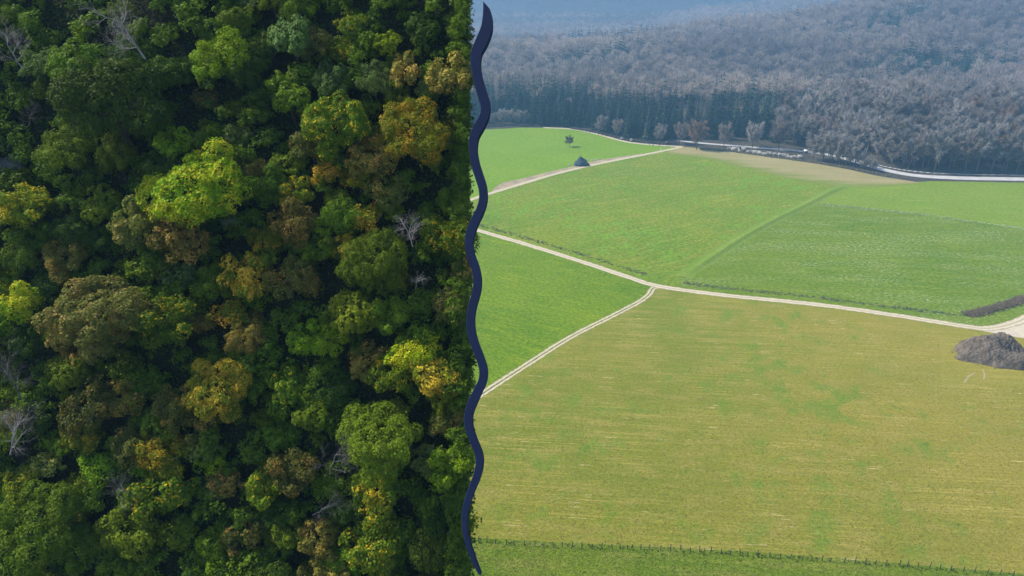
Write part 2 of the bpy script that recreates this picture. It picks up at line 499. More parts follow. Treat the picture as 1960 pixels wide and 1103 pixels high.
def band_between(name, top, bot, z, mat, n=80, k=9):
    def res(p):
        p = np.array(p); d = np.concatenate([[0], np.cumsum(np.hypot(*np.diff(p, axis=0).T))]); t = np.linspace(0, d[-1], n)
        return np.stack([np.interp(t, d, p[:, 0]), np.interp(t, d, p[:, 1])], 1)
    A, B = res(top), res(bot); V, T = [], []
    for a, b in zip(A, B):
        for q in range(k):
            f = q / (k - 1); p = at(*(a + (b - a) * f)); V.append((p.x, p.y, z)); T.append(2 * f - 1)
    idx = np.arange(n * k).reshape(n, k)
    F = np.stack([idx[:-1, :-1].ravel(), idx[:-1, 1:].ravel(), idx[1:, 1:].ravel(), idx[1:, :-1].ravel()], 1)
    me = mesh_np(name, V, F, {'across': T})
    if me.polygons[len(me.polygons) // 2].normal.z < 0: me.flip_normals()
    return tag(link(name, me, None, mat), kind='structure')
band_between("dry_strip", TAN_TOP, densify([(1270, 294), (1350, 304), (1440, 326), (1520, 345), (1600, 357), (1680, 358), (1765, 351)]), 0.05, m_tan)
bi = px_index(T_MAIN, 1262)
sheet("lush_meadow", T_MAIN[:bi] + T_BR + [(300, 1000), (300, 300)], 0.03, m_lush)
sheet("stubble_field", T_MAIN[bi:me_] + [(2100, 640), (2400, 700), (2400, 1136)] + list(reversed(FENCE_T))[1:] + list(reversed(T_BR)), 0.04, m_stub)
sheet("grass_verge", FENCE_T + [(2600, 1700), (980, 1700), (-400, 1700)], 0.03, m_near)
sheet("bare_earth", densify([(936, 372), (958, 352), (1000, 342), (1060, 327), (1100, 318), (1140, 308), (1190, 300), (1235, 294), (1240, 296), (1130, 318), (1050, 338), (960, 366)], 3), 0.05,
      soil_mat("bare_earth_soil", (0.36, 0.28, 0.17), (0.20, 0.17, 0.13), 0.12))
sheet("gravel_yard", [(1845, 628), (1890, 626), (1935, 615), (1985, 592), (2100, 545), (2200, 560), (2300, 690), (2060, 672), (1960, 648), (1915, 640)], 0.07,
      soil_mat("pale_gravel", (0.50, 0.44, 0.34), (0.40, 0.35, 0.27), 0.25, 0.2))

def ribbon(name, pix, width, z, mat, across=9, jitter=0.0, seed=1, zf=None, widths=None, kind='structure'):
    P = [at(px, py) for px, py in pix]
    rnd = np.random.RandomState(seed)
    V, A = [], []
    n = len(P)
    dist = 0
    for i in range(n):
        t = (P[min(i + 1, n - 1)] - P[max(i - 1, 0)]); t.z = 0; t.normalize()
        nn = Vector((-t.y, t.x, 0))
        w = width if widths is None else widths(i / (n - 1)) * width
        for k in range(across):
            a = 2 * k / (across - 1) - 1
            w2 = w * (1 + (rnd.uniform(-jitter, jitter) if k in (0, across - 1) else 0))
            p = P[i] + nn * (a * w2 / 2)
            V.append((p.x, p.y, z + (zf(a, i / (n - 1)) if zf else 0))); A.append(a)
    idx = np.arange(n * across).reshape(n, across)
    F = np.stack([idx[:-1, :-1].ravel(), idx[:-1, 1:].ravel(), idx[1:, 1:].ravel(), idx[1:, :-1].ravel()], 1)
    me = mesh_np(name, V, F, {'across': A}, True)
    # faces up
    if me.polygons[0].normal.z < 0: me.flip_normals()
    return tag(link(name, me, None, mat), kind=kind)

def fine(pix, step=9):
    out = [pix[0]]
    for a, b in zip(pix[:-1], pix[1:]):
        k = max(1, int(math.hypot(b[0] - a[0], b[1] - a[1]) / step))
        out += [(a[0] + (b[0] - a[0]) * j / k, a[1] + (b[1] - a[1]) * j / k) for j in range(1, k + 1)]
    return out

m_track = track_mat("track_gravel", (0.50, 0.43, 0.32), (0.37, 0.32, 0.24), (0.19, 0.19, 0.09), 0.6)
m_trackg = track_mat("grassy_track_gravel", (0.46, 0.40, 0.28), (0.35, 0.30, 0.20), (0.09, 0.12, 0.03), 1.0)
ribbon("dirt_track", fine(T_MAIN), 4.6, 0.09, m_track, jitter=0.12)
ribbon("dirt_track", fine(T_BR), 3.4, 0.075, m_trackg, jitter=0.12, seed=2)
ribbon("dirt_track", fine(T_UP), 4.2, 0.075, m_track, jitter=0.15, seed=3)
ribbon("dirt_track", fine(densify([(1040, 244.6), (1095, 247.5), (1145, 257.5), (1200, 272), (1255, 278), (1306, 281)])), 4.5, 0.07, m_track, jitter=0.2, seed=4)
m_road = plain_mat("pale_road_surface", (0.37, 0.37, 0.37), 0.85, 0.2, 0.1, 0.2)
ribbon("road", fine(ROAD), 9.5, 0.10, m_road, jitter=0.0, seed=5, widths=lambda t: 1.0 if t < .5 else max(.5, 1 - (t - .5) * 1.4))
# grassy bank between the two meadows on the slope
m_bank = field_mat("bank_grass", (0.10, 0.172, 0.013), (0.125, 0.188, 0.018), (0.15, 0.19, 0.035), 0.6, fine=0.3)
ribbon("field_bank", fine(BANK[6:], 6), 9.0, 0.0, m_bank, across=11, jitter=0.1, seed=6,
       zf=lambda a, t: 0.03 + 0.9 * math.exp(-((a + 0.1) / 0.42) ** 2) * min(1, 6 * t + .15, 6 * (1 - t) + 0.05))
for k, pp in enumerate([[(1866, 714), (1853, 722), (1846, 733)], [(1881, 708), (1884, 716), (1883, 726)]]):
    ribbon("tyre_mark", densify(pp, 4), 0.7, 0.06, plain_mat('trodden_straw', (0.27, 0.225, 0.12), .95, .1, .3, 2), across=3, jitter=0.3, seed=30 + k)

# ------------------------------------------------------------------ scattered low growth (nobody could count it)
def tufts(name, pts, hmin, hmax, w, mat, seed=1, blades=3, flat=0.5):
    """pts (n,3); each tuft a few upright triangles"""
    r = np.random.RandomState(seed)
    n = len(pts); P = np.repeat(np.asarray(pts), blades, 0); m = len(P)
    ang = r.uniform(0, 2 * np.pi, m); h = r.uniform(hmin, hmax, m); ww = w * r.uniform(0.6, 1.4, m)
    dx, dy = np.cos(ang), np.sin(ang)
    lean = r.uniform(0, flat, m) * h
    la = r.uniform(0, 2 * np.pi, m)
    off = r.normal(0, w * 0.35, (m, 2))
    A = np.stack([P[:, 0] + off[:, 0] - dx * ww / 2, P[:, 1] + off[:, 1] - dy * ww / 2, P[:, 2]], 1)
    B = np.stack([P[:, 0] + off[:, 0] + dx * ww / 2, P[:, 1] + off[:, 1] + dy * ww / 2, P[:, 2]], 1)
    C = np.stack([P[:, 0] + off[:, 0] + np.cos(la) * lean, P[:, 1] + off[:, 1] + np.sin(la) * lean, P[:, 2] + h], 1)
    V = np.stack([A, B, C], 1).reshape(-1, 3)
    F = np.arange(3 * m).reshape(-1, 3)
    tone = np.repeat(np.clip(np.repeat(r.uniform(0, 1, n), blades) * .7 + r.uniform(0, .3, m), 0, 1), 3)
    return link(name, mesh_np(name, V, F, {'tone': tone}), None, mat)

def scatter_px(n, poly, seed, z=0.04):
    """random world points whose pixel falls in a pixel polygon, even over the ground"""
    r = np.random.RandomState(seed)
    W = [at(*p) for p in poly]
    x0, x1 = min(p.x for p in W), max(p.x for p in W); y0, y1 = min(p.y for p in W), max(p.y for p in W)
    wp = [(p.x, p.y) for p in W]
    out = np.zeros((0, 2))
    while len(out) < n:
        q = np.stack([r.uniform(x0, x1, n), r.uniform(y0, y1, n)], 1)
        out = np.concatenate([out, q[inside(q[:, 0], q[:, 1], wp)]])
    out = out[:n]
    return np.concatenate([out, np.full((n, 1), z)], 1)

def along(pix, n, spread, seed, z=0.04, shift=0.0):
    r = np.random.RandomState(seed)
    P = [at(*p) for p in fine(pix, 12)]
    seg = np.array([(b - a).length for a, b in zip(P[:-1], P[1:])]); cum = np.concatenate([[0], np.cumsum(seg)])
    out = []
    for s in r.uniform(0, cum[-1], n):
        i = min(np.searchsorted(cum, s) - 1, len(seg) - 1); i = max(i, 0)
        t = (s - cum[i]) / seg[i]
        p = P[i].lerp(P[i + 1], t); d = (P[i + 1] - P[i]).normalized(); nn = Vector((-d.y, d.x, 0))
        p = p + nn * (r.normal(0, spread) + shift)
        out.append((p.x, p.y, z))
    return np.array(out)

m_tg = leaf_mat("grass_blades", (0.07, 0.14, 0.008), (0.17, 0.22, 0.022), trans=.5)
m_ts = leaf_mat("stubble_blades", (0.19, 0.19, 0.03), (0.40, 0.33, 0.09), trans=.5)
m_tw = leaf_mat("weed_leaves", (0.10, 0.14, 0.05), (0.26, 0.27, 0.15))
m_td = leaf_mat("dark_hedge_leaves", (0.055, 0.11, 0.010), (0.12, 0.18, 0.02))
VERGE = [(780, 1023)] + FENCE_T[1:6] + [(1960, 1180), (780, 1180)]
tag(tufts("grass", scatter_px(30000, VERGE, 3), 0.03, 0.16, 0.22, m_tg, 4), 'rough green grass growing on the strip below the fence', 'grass', None, 'stuff')
NEARF = [(700, 900), (905, 780), (1100, 662), (1260, 575), (1400, 580), (1600, 600), (1800, 640), (1800, 740), (1960, 740), (1960, 1097), (1700, 1075), (1430, 1054), (911, 1028), (700, 1017)]
SP = scatter_px(120000, NEARF, 5, 0.045)
SP = SP[np.random.RandomState(2).uniform(0, 1, len(SP)) < np.clip((330 - SP[:, 1]) / 180, 0, 1) ** 1.3]
tag(tufts("stubble", SP, 0.04, 0.16, 0.28, m_ts, 6, 2), 'short dry stubble and grass standing in the large olive field', 'stubble', None, 'stuff')
fl = along([(911, 1031), (1125, 1042), (1430, 1057), (1700, 1078), (1960, 1100)], 160, 0.6, 8, 0.03, -0.9)
tag(tufts("weeds", fl, 0.15, 0.42, 0.4, m_td, 9, 4), 'dark tussocks and weeds growing along the wire fence', 'weeds', None, 'stuff')
vw = along([(1306, 547), (1400, 559), (1560, 575), (1700, 594), (1862, 612)], 520, 1.0, 10, 0.04, 3.6)
tag(tufts("weeds", vw, 0.15, 0.7, 0.6, m_tw, 11, 4), 'grey green weeds growing along the upper side of the pale track', 'weeds', None, 'stuff')
vw = along([(911, 434), (1000, 459), (1100, 489), (1230, 530)], 260, 1.2, 12, 0.04, 3.4)
tag(tufts("weeds", vw, 0.2, 0.7, 0.8, m_tw, 13, 3), 'thin dark weeds growing along the track left of its fork', 'weeds', None, 'stuff')
vw = along([(1552, 389), (1760, 410), (1960, 438)], 500, 0.9, 14, 0.04)
tag(tufts("weeds", vw, 0.1, 0.35, 0.9, tone_mat("pale_weed_leaves", (0.18, 0.24, 0.10), (0.42, 0.45, 0.32)), 15, 3), 'pale flowering weeds growing in a line across the right meadow', 'weeds', None, 'stuff')
vw = along([(1866, 612), (1905, 603), (1950, 590), (2010, 568)], 3600, 1.2, 16, 0.03, 4.2)
m_brush = leaf_mat("dry_brush_twigs", (0.15, 0.130, 0.085), (0.33, 0.28, 0.19))
tag(tufts("brushwood", vw, 0.3, 1.5, 0.3, m_brush, 17, 4, 0.9), 'dry brown brushwood on the bank above the gravel yard', 'brushwood', None, 'stuff')

# ------------------------------------------------------------------ tree builders for the far woods
def rand_dir(r): 
    v = r.normal(0, 1, 3); return Vector(v / np.linalg.norm(v))

def bare_tree(H, Rc, seed, twigs=420, limbs=9, low=0.3, tw=0.09):
    """trunk mesh (stem and limbs) and crown mesh (twigs)"""
    r = np.random.RandomState(seed)
    T, C = MB(), MB()
    pts = [Vector((0, 0, 0))]
    for k in range(1, 5):
        pts.append(Vector((r.normal(0, .12 * k * H / 20), r.normal(0, .12 * k * H / 20), H * 0.72 * k / 4)))
    rad = [H * 0.017, H * 0.0145, H * 0.012, H * 0.009, H * 0.005]
    for k in range(4): T.tube(pts[k], pts[k + 1], rad[k], rad[k + 1], 5)
    tips = []
    for i in range(limbs):
        f = low + (0.98 - low) * (i + r.uniform(0, .6)) / limbs
        z = f * H * 0.72
        k = min(3, int(f * 4)); t = f * 4 - k
        p = pts[k].lerp(pts[k + 1], t)
        a = i * 2.4 + r.uniform(-.4, .4)
        ln = Rc * r.uniform(0.75, 1.05) * (1.15 - 0.35 * f)
        q = p + Vector((math.cos(a) * ln * 0.55, math.sin(a) * ln * 0.55, ln * r.uniform(0.35, 0.65)))
        q2 = q + Vector((math.cos(a) * ln * 0.3, math.sin(a) * ln * 0.3, ln * r.uniform(0.35, 0.6)))
        T.tube(p, q, H * .006, H * .0035, 3); T.tube(q, q2, H * .0035, H * .0015, 3)
        tips += [p.lerp(q, .6), q, q.lerp(q2, .5), q2]
    tips += [pts[4], pts[4] + Vector((0, 0, H * .1)), pts[3]]
    c = Vector((0, 0, H * (0.5 + low * .4)))
    for i in range(twigs):
        b = tips[r.randint(len(tips))] + rand_dir(r) * (Rc * 0.12)
        out = (b - c); out.normalize()
        d = (out * 0.7 + rand_dir(r) * 0.75 + Vector((0, 0, 0.45))).normalized()
        ln = Rc * r.uniform(0.22, 0.5)
        s = d.cross(rand_dir(r)).normalized() * tw * r.uniform(.6, 1.3)
        C.tri(b - s, b + s, b + d * ln, r.uniform())
        if i % 2 == 0:
            d2 = (d + rand_dir(r) * .7).normalized(); b2 = b + d * (ln * .4)
            C.tri(b2 - s * .7, b2 + s * .7, b2 + d2 * ln * .6, r.uniform())
    return T.mesh("trunk"), C.mesh("crown")

def conifer(H, Rb, seed, whorls=15, n=8):
    r = np.random.RandomState(seed)
    T, C = MB(), MB()
    T.tube((0, 0, 0), (0, 0, H * .96), H * .014, H * .002, 5)
    for w in range(whorls):
        f = (w + r.uniform(-.25, .25)) / whorls
        z = H * (0.08 + 0.9 * f)
        rr = Rb * (1 - f) ** 0.85 + 0.25
        nb = max(4, int(n * (1 - .5 * f)))
        for k in range(nb):
            a = 2 * math.pi * k / nb + r.uniform(-.35, .35) + w
            l = rr * r.uniform(.7, 1.15)
            d = Vector((math.cos(a), math.sin(a), 0)); s = Vector((-d.y, d.x, 0))
            droop = r.uniform(.15, .45)
            b = Vector((0, 0, z + .15 * l)); m = b + d * (l * .55) - Vector((0, 0, l * droop * .35)); e = b + d * l - Vector((0, 0, l * droop))
            wd = l * r.uniform(.22, .34); t = r.uniform()
            C.quad(b, m - s * wd, e, m + s * wd, t)
            C.tri(m - s * wd * .6, m + s * wd * .6, m + d * l * .25 - Vector((0, 0, l * .55)), max(0, t - .2))
    C.tri((-.2, 0, H * .9), (.2, 0, H * .9), (0, 0, H * 1.02), .6); C.tri((0, -.2, H * .9), (0, .2, H * .9), (0, 0, H * 1.02), .6)
    return T.mesh("trunk"), C.mesh("crown")

m_barkd = bark_mat("dark_bark", (0.045, 0.038, 0.032), (0.09, 0.078, 0.065))
m_barkg = bark_mat("grey_bark", (0.09, 0.08, 0.07), (0.17, 0.15, 0.13))
m_twig = [leaf_mat("bare_twigs_brown", (0.19, 0.16, 0.14), (0.34, 0.29, 0.25), trans=0.5),
          leaf_mat("bare_twigs_grey", (0.20, 0.185, 0.17), (0.37, 0.34, 0.315), trans=0.5),
          leaf_mat("bare_twigs_russet", (0.20, 0.14, 0.10), (0.34, 0.25, 0.18), trans=0.5),
          leaf_mat("fresh_leaves", (0.12, 0.17, 0.03), (0.2, 0.26, 0.05))]
m_con = [leaf_mat("spruce_needles", (0.006, 0.018, 0.013), (0.016, 0.036, 0.024), trans=0.1),
         leaf_mat("light_spruce_needles", (0.030, 0.052, 0.036), (0.065, 0.09, 0.06), trans=0.15)]

def make_tree(name, parts, mats, label, cat, group=None):
    root = link(name, None)
    tag(root, label, cat, group)
    for pn, me, mt in zip(("trunk", "crown"), parts, mats):
        if len(me.materials) == 0: me.materials.append(mt)
        o = link(pn, me, root); setmat(o, mt)
    return root

def dup(root, label=None, group=None, mats=None):
    c = root.copy(); COL.objects.link(c)
    for ch in root.children:
        k = ch.copy(); COL.objects.link(k); k.parent = c
        if mats: setmat(k, mats[0 if k.name.startswith("trunk") else 1])
    if label: c['label'] = label
    if group: c['group'] = group
    return c

class Proto:
    def __init__(s, name, parts, mats, cat): s.name, s.parts, s.mats, s.cat, s.root = name, parts, mats, cat, None
    def place(s, loc, rz, sc, label, group=None, mats=None, lean=None):
        mats = mats or s.mats
        if s.root is None:
            s.root = o = make_tree(s.name, s.parts, mats, label, s.cat, group)
        else:
            o = dup(s.root, label, group, mats)
            if not group and 'group' in o: del o['group']
        o.location = loc; o.scale = sc if isinstance(sc, tuple) else (sc, sc, sc)
        if lean is None: o.rotation_euler = (0, 0, rz)
        else:
            o.rotation_mode = 'QUATERNION'
            o.rotation_quaternion = lean @ Quaternion((0, 0, 1), rz)
        return o

SPR = [Proto("spruce_tree", conifer(33, (6.2, 5.2, 7.0, 5.6, 6.4)[i], 40 + i, 15, 9), (m_barkd, m_con[0]), "spruce") for i in range(5)]
BAR = [Proto("bare_tree", bare_tree(22, 7.6, 60 + i, 1500, 12, 0.26, .24), (m_barkg, m_twig[i % 2]), "tree") for i in range(5)]
TALL = [Proto("bare_tree", bare_tree(27, 7.0, 80 + i, 1400, 11, 0.42, .24), (m_barkg, m_twig[i % 2]), "tree") for i in range(4)]

rng = random.Random(7)
def on_ground(px, Y):
    """a point on the terrain in the direction of pixel column px at world y = Y"""
    # column x at that depth (height only shifts it slightly)
    depth = Y * math.cos(PITCH) + CAM_Z * math.sin(PITCH)
    x = (px - 980) / FPX * depth
    return Vector((x, Y, gz(x, Y)))

def edge_y(px):
    e = [p for p in EDGE_PX]
    py = np.interp(px, [p[0] for p in e], [p[1] for p in e])
    return at(px, py).y


def where(px, segs):
    return next(t for lim, t in segs if px < lim)
SPR_SEG = ((1010, 'above the left corner of the bright meadow'), (1130, 'behind the lone bare tree'), (1230, 'above the bend in the forest path'), (1305, 'behind the stone pile'), (1400, 'behind the round topped bare tree'), (9999, 'behind the white bushes'))
BARE_SEG = ((1560, 'behind the raised hide'), (1670, 'behind the short tree row'), (1760, 'at the road bend'), (1860, 'behind the guard rail'), (9999, 'towards the right edge'))
# dense spruce band behind the bright meadow
n = 0
for rowk, off in enumerate((10, 22, 36, 52, 70)):
    px = 800 + rng.uniform(0, 15)
    while px < 1600:
        dens = 15 if px < 1300 else (19 if px < 1480 else 28)
        gap_bare = (900 < px < 1010 and rowk == 0) or (px > 1290 and rowk == 0) or (px > 1480 and rowk < 3)
        if not gap_bare and not (px > 1520 and rng.random() < .5):
            Y = edge_y(px) + off + rng.uniform(-6, 6)
            lo = on_ground(px, Y); ck = 0 if rng.random() < .84 else 1
            SPR[rng.randrange(5)].place(lo, rng.uniform(0, 6.3), rng.uniform(.72, 1.16) * (0.92 + .05 * rowk), f"{('dark', 'paler')[ck]} spruce in the {('front', 'front', 'middle', 'back', 'back')[rowk]} of the band {where(px, SPR_SEG)}",
                                        'spruces in the band behind the bright meadow', (m_barkd, m_con[ck]))
            n += 1
        px += dens * rng.uniform(.75, 1.3)
print("spruces", n)

# bare trees standing at the wood's edge, each one apart
for px, py, h, lab, mt in ((1333, 286, 19, 'round topped bare tree standing alone in front of the spruces at the track end', 2),
                       (1385, 281, 15, 'small bare tree right of the round topped one, behind the white bushes', 0),
                       (1300, 276, 14, 'slim bare brown tree just left of the round topped bare tree', 0),
                       (1262, 274, 12, 'bare bushy tree behind the stones at the meadow tip', 1),
                       (1440, 283, 17, 'broad bare tree directly behind the middle of the white bushes', 1),
                       (1490, 287, 19, 'tall bare brown tree behind the right half of the white bushes', 0),
                       (1180, 262, 12, 'low brown bare tree against the spruces where the forest path bends', 0),
                       (1150, 256, 13, 'grey bare tree left of the bend in the forest path', 1)):
    p = at(px, py)
    BAR[rng.randrange(5)].place(Vector((p.x, p.y, gz(p.x, p.y))), rng.uniform(0, 6), h * 1.3 / 22, lab, None, (m_barkd, m_twig[mt]))
for px in (925, 942, 960, 975, 990, 1003):
    Y = edge_y(px) + 8 + rng.uniform(-3, 3)
    BAR[rng.randrange(5)].place(on_ground(px, Y), rng.uniform(0, 6), rng.uniform(.5, .75), 'bare grey tree in the clump at the far left corner of the bright meadow', 'bare trees at the meadow corner', (m_barkd, m_twig[1]))
# row of bare trees between the field and the road
ORD = ['first', 'second', 'third', 'fourth', 'fifth', 'sixth', 'seventh', 'last']
for k, (px, py, h) in enumerate(((1556, 306, 17), (1575, 309, 19), (1592, 312, 18), (1606, 316, 16), (1618, 319, 18), (1634, 322, 15), (1652, 326, 9), (1668, 329, 8))):
    p = at(px, py)
    BAR[rng.randrange(5)].place(Vector((p.x, p.y, 0)), rng.uniform(0, 6), h * 1.3 / 22, f'bare grey tree, {ORD[k]} from the left in the short row before the road', 'row of bare trees before the road', (m_barkd, m_twig[1]))
# the bare wood behind the road
n = 0
for rowk, off in enumerate((7, 15, 25, 38, 53, 70, 90, 112)):
    px = 1490 + rng.uniform(0, 20)
    while px < 2060:
        Y = edge_y(px) + off + rng.uniform(-4, 4)
        first = rowk < 3
        if not (px < 1600 and rowk > 4):
            pr = TALL[rng.randrange(4)] if (px > 1740 and rowk < 4) else (BAR + TALL)[rng.randrange(9)]
            mt = m_twig[1] if rng.random() < .62 else m_twig[0]
            if rng.random() < .06: mt = m_twig[2]
            s = rng.uniform(.85, 1.3)
            if rng.random() < 0.03 and rowk > 4:
                pr.place(on_ground(px, Y), rng.uniform(0, 6), s * .7, 'young tree in fresh yellow green leaf among the bare wood', 'fresh leafed trees in the bare wood', (m_barkd, m_twig[3]))
            elif rng.random() < 0.05 and rowk > 4:
                SPR[rng.randrange(5)].place(on_ground(px, Y), rng.uniform(0, 6), s * .75, 'single dark spruce among the bare wood behind the white road', 'spruces in the bare wood')
            else:
                pr.place(on_ground(px, Y), rng.uniform(0, 6), s, f"bare {('brown', 'grey', 'russet')[m_twig.index(mt)]} tree in the {('front' if rowk < 2 else 'middle' if rowk < 5 else 'back')} of the wood {where(px, BARE_SEG)}", 'bare trees in the wood behind the road', (m_barkg, mt))
            n += 1
        px += rng.uniform(20, 32) * (1.0 if rowk < 5 else 1.25)
print("bare wood", n)

# ---- woods on the hills: one mass each, joined templates
def template_bare(seed, tris=170, H=25, Rc=8.6):
    r = np.random.RandomState(seed); M = MB()
    M.tri((-.3, 0, 0), (.3, 0, 0), (0, 0, H * .7)); M.tri((0, -.3, 0), (0, .3, 0), (0, 0, H * .7))
    for i in range(tris):
        d = rand_dir(r); d.z = abs(d.z) * 1.1 - .25
        b = Vector((d.x * Rc * .55, d.y * Rc * .55, H * .62 + d.z * H * .22)) + rand_dir(r) * 1.0
        o = (d * .8 + rand_dir(r) * .6 + Vector((0, 0, .55))).normalized()
        s = o.cross(rand_dir(r)).normalized() * r.uniform(.25, .5)
        M.tri(b - s, b + s, b + o * r.uniform(2.0, 4.6), r.uniform())
    return np.array(M.V), np.array(M.F), np.array(M.T)

def template_con(seed, H=31, Rb=6.0, whorls=7, nb=6):
    r = np.random.RandomState(seed); M = MB()
    for w in range(whorls):
        f = w / whorls; z = H * (.12 + .85 * f); rr = Rb * (1 - f) ** .85 + .3
        for k in range(nb):
            a = 2 * math.pi * k / nb + r.uniform(-.4, .4) + w
            l = rr * r.uniform(.75, 1.15); d = Vector((math.cos(a), math.sin(a), 0)); s = Vector((-d.y, d.x, 0)) * l * .5
            b = Vector((0, 0, z + l * .5)); e = Vector((0, 0, z)) + d * l
            M.tri(b, e - s, e + s, r.uniform())
    M.tri((-.4, 0, H * .88), (.4, 0, H * .88), (0, 0, H)); M.tri((0, -.4, H * .88), (0, .4, H * .88), (0, 0, H))
    return np.array(M.V), np.array(M.F), np.array(M.T)

def mass(name, P, temps, mat, smin, smax, seed):
    r = np.random.RandomState(seed)
    which = r.randint(0, len(temps), len(P))
    VV, FF, TT, base = [], [], [], 0
    for k, (tv, tf, tt) in enumerate(temps):
        Q = P[which == k]; n = len(Q)
        if n == 0: continue
        a = r.uniform(0, 2 * np.pi, n); s = r.uniform(smin, smax, n); sz = s * r.uniform(.85, 1.15, n)
        ca, sa = np.cos(a) * s, np.sin(a) * s
        X = tv[None, :, 0] * ca[:, None] - tv[None, :, 1] * sa[:, None] + Q[:, 0:1]
        Y = tv[None, :, 0] * sa[:, None] + tv[None, :, 1] * ca[:, None] + Q[:, 1:2]
        Z = tv[None, :, 2] * sz[:, None] + Q[:, 2:3]
        VV.append(np.stack([X, Y, Z], 2).reshape(-1, 3))
        FF.append((tf[None] + (np.arange(n) * len(tv))[:, None, None]).reshape(-1, 3) + base)
        tr = np.clip(.6 * r.uniform(0, 1, n) + .2 + .45 * wavy(Q[:, 0], Q[:, 1] * .7, .011, 17) + .2 * wavy(Q[:, 0], Q[:, 1], .04, 19), 0, 1)
        TT.append((0.25 * tt[None] + 0.75 * tr[:, None]).ravel())
        base += n * len(tv)
    V, F, T = np.concatenate(VV), np.concatenate(FF), np.concatenate(TT)
    return link(name, mesh_np(name, V, F, {'tone': T}), None, mat)

def hill_points(y0, y1, spacing, seed, pad=60):
    r = np.random.RandomState(seed); out = []
    y = y0
    while y < y1:
        depth = y * math.cos(PITCH) + CAM_Z * math.sin(PITCH)
        xa, xb = (800 - 980) / FPX * depth - 10, (1960 - 980) / FPX * depth + pad
        k = int((xb - xa) / spacing)
        x = np.linspace(xa, xb, k) + r.uniform(-.5, .5, k) * spacing
        yy = y + r.uniform(-.5, .5, k) * spacing
        out.append(np.stack([x, yy, terr(x, yy) - .2], 1))
        y += spacing * .9
    return np.concatenate(out)

P1 = hill_points(770, 1400, 11.5, 21)
edge_d = P1[:, 1] - np.interp(P1[:, 0], EDGE_X, EDGE_Y)
P1 = P1[edge_d > 48]
patch = wavy(P1[:, 0], P1[:, 1] * .8, 0.016, 31)
ppx = 980 + FPX * P1[:, 0] / (P1[:, 1] * math.cos(PITCH) + (CAM_Z - P1[:, 2]) * math.sin(PITCH))
rs = np.random.RandomState(5)
crest_con = (P1[:, 1] > 1290) & (ppx > 1085) & (ppx < 1275) & (rs.uniform(0, 1, len(P1)) < .75)
iscon = ((patch > 0.5) & (rs.uniform(0, 1, len(P1)) < .7)) | (rs.uniform(0, 1, len(P1)) < .02) | crest_con
low = (P1[:, 1] < 880) & (ppx > 1230) & (ppx < 1700) & (rs.uniform(0, 1, len(P1)) < .25)
iscon |= low
m_hill = tone_mat("hill_wood_twigs", (0.16, 0.135, 0.118), (0.42, 0.35, 0.295), 0.9, trans=.5)
m_hillc = tone_mat("hill_wood_needles", (0.012, 0.03, 0.02), (0.03, 0.055, 0.035), 0.9, trans=.2)
TB = [template_bare(100 + i) for i in range(5)]; TCN = [template_con(120 + i) for i in range(4)]
tag(mass("woods", P1[~iscon], TB, m_hill, .7, 1.35, 41), 'leafless grey brown woods covering the near hillside', 'woods', None, 'stuff')
tag(mass("woods", P1[iscon], TCN, m_hillc, .75, 1.15, 42), 'dark conifers scattered through the near hillside woods', 'woods', None, 'stuff')
P2 = hill_points(1800, 2250, 14, 22, 120)
TB2 = [template_bare(140 + i, 60, 21, 8.5) for i in range(4)]
P3 = hill_points(2500, 3560, 21, 23, 200)
tag(mass("woods", P2, TB2, m_hill, .9, 1.4, 43), 'hazy blue grey woods on the second ridge', 'woods', None, 'stuff')
TB3 = [template_bare(150 + i, 34, 22, 11) for i in range(4)]
tag(mass("woods", P3, TB3, m_hill, 1.1, 1.8, 44), 'pale blue woods on the farthest hill', 'woods', None, 'stuff')

# ------------------------------------------------------------------ the wooded slope close by on the left
SLOPE = R_(58)
SN = Vector((0, -math.sin(SLOPE), math.cos(SLOPE)))
SC = Vector((0, 0, CAM_Z)) + Vector((0, math.cos(PITCH), -math.sin(PITCH))) * 52.0      # a point of the slope on the view axis
UP = Vector((0, 0, 1))
AX = (UP * 0.55 + SN * 0.45).normalized()           # crowns lean towards the light
def slope_at(px, py, h):
    """point at height h (measured along the slope's normal) over the slope, in the direction of a pixel"""
    d = ray(px, py); o = Vector((0, 0, CAM_Z))
    t = ((SC - o).dot(SN) + h) / d.dot(SN)
    return o + d * t
def slope_bump(x, s): 
    return 0.5 * mnoise.noise(Vector((x * .12, s * .12, 3)))

SEAM = 909.0
m_floor = soil_mat("forest_floor", (0.014, 0.018, 0.008), (0.026, 0.030, 0.013), 0.5)
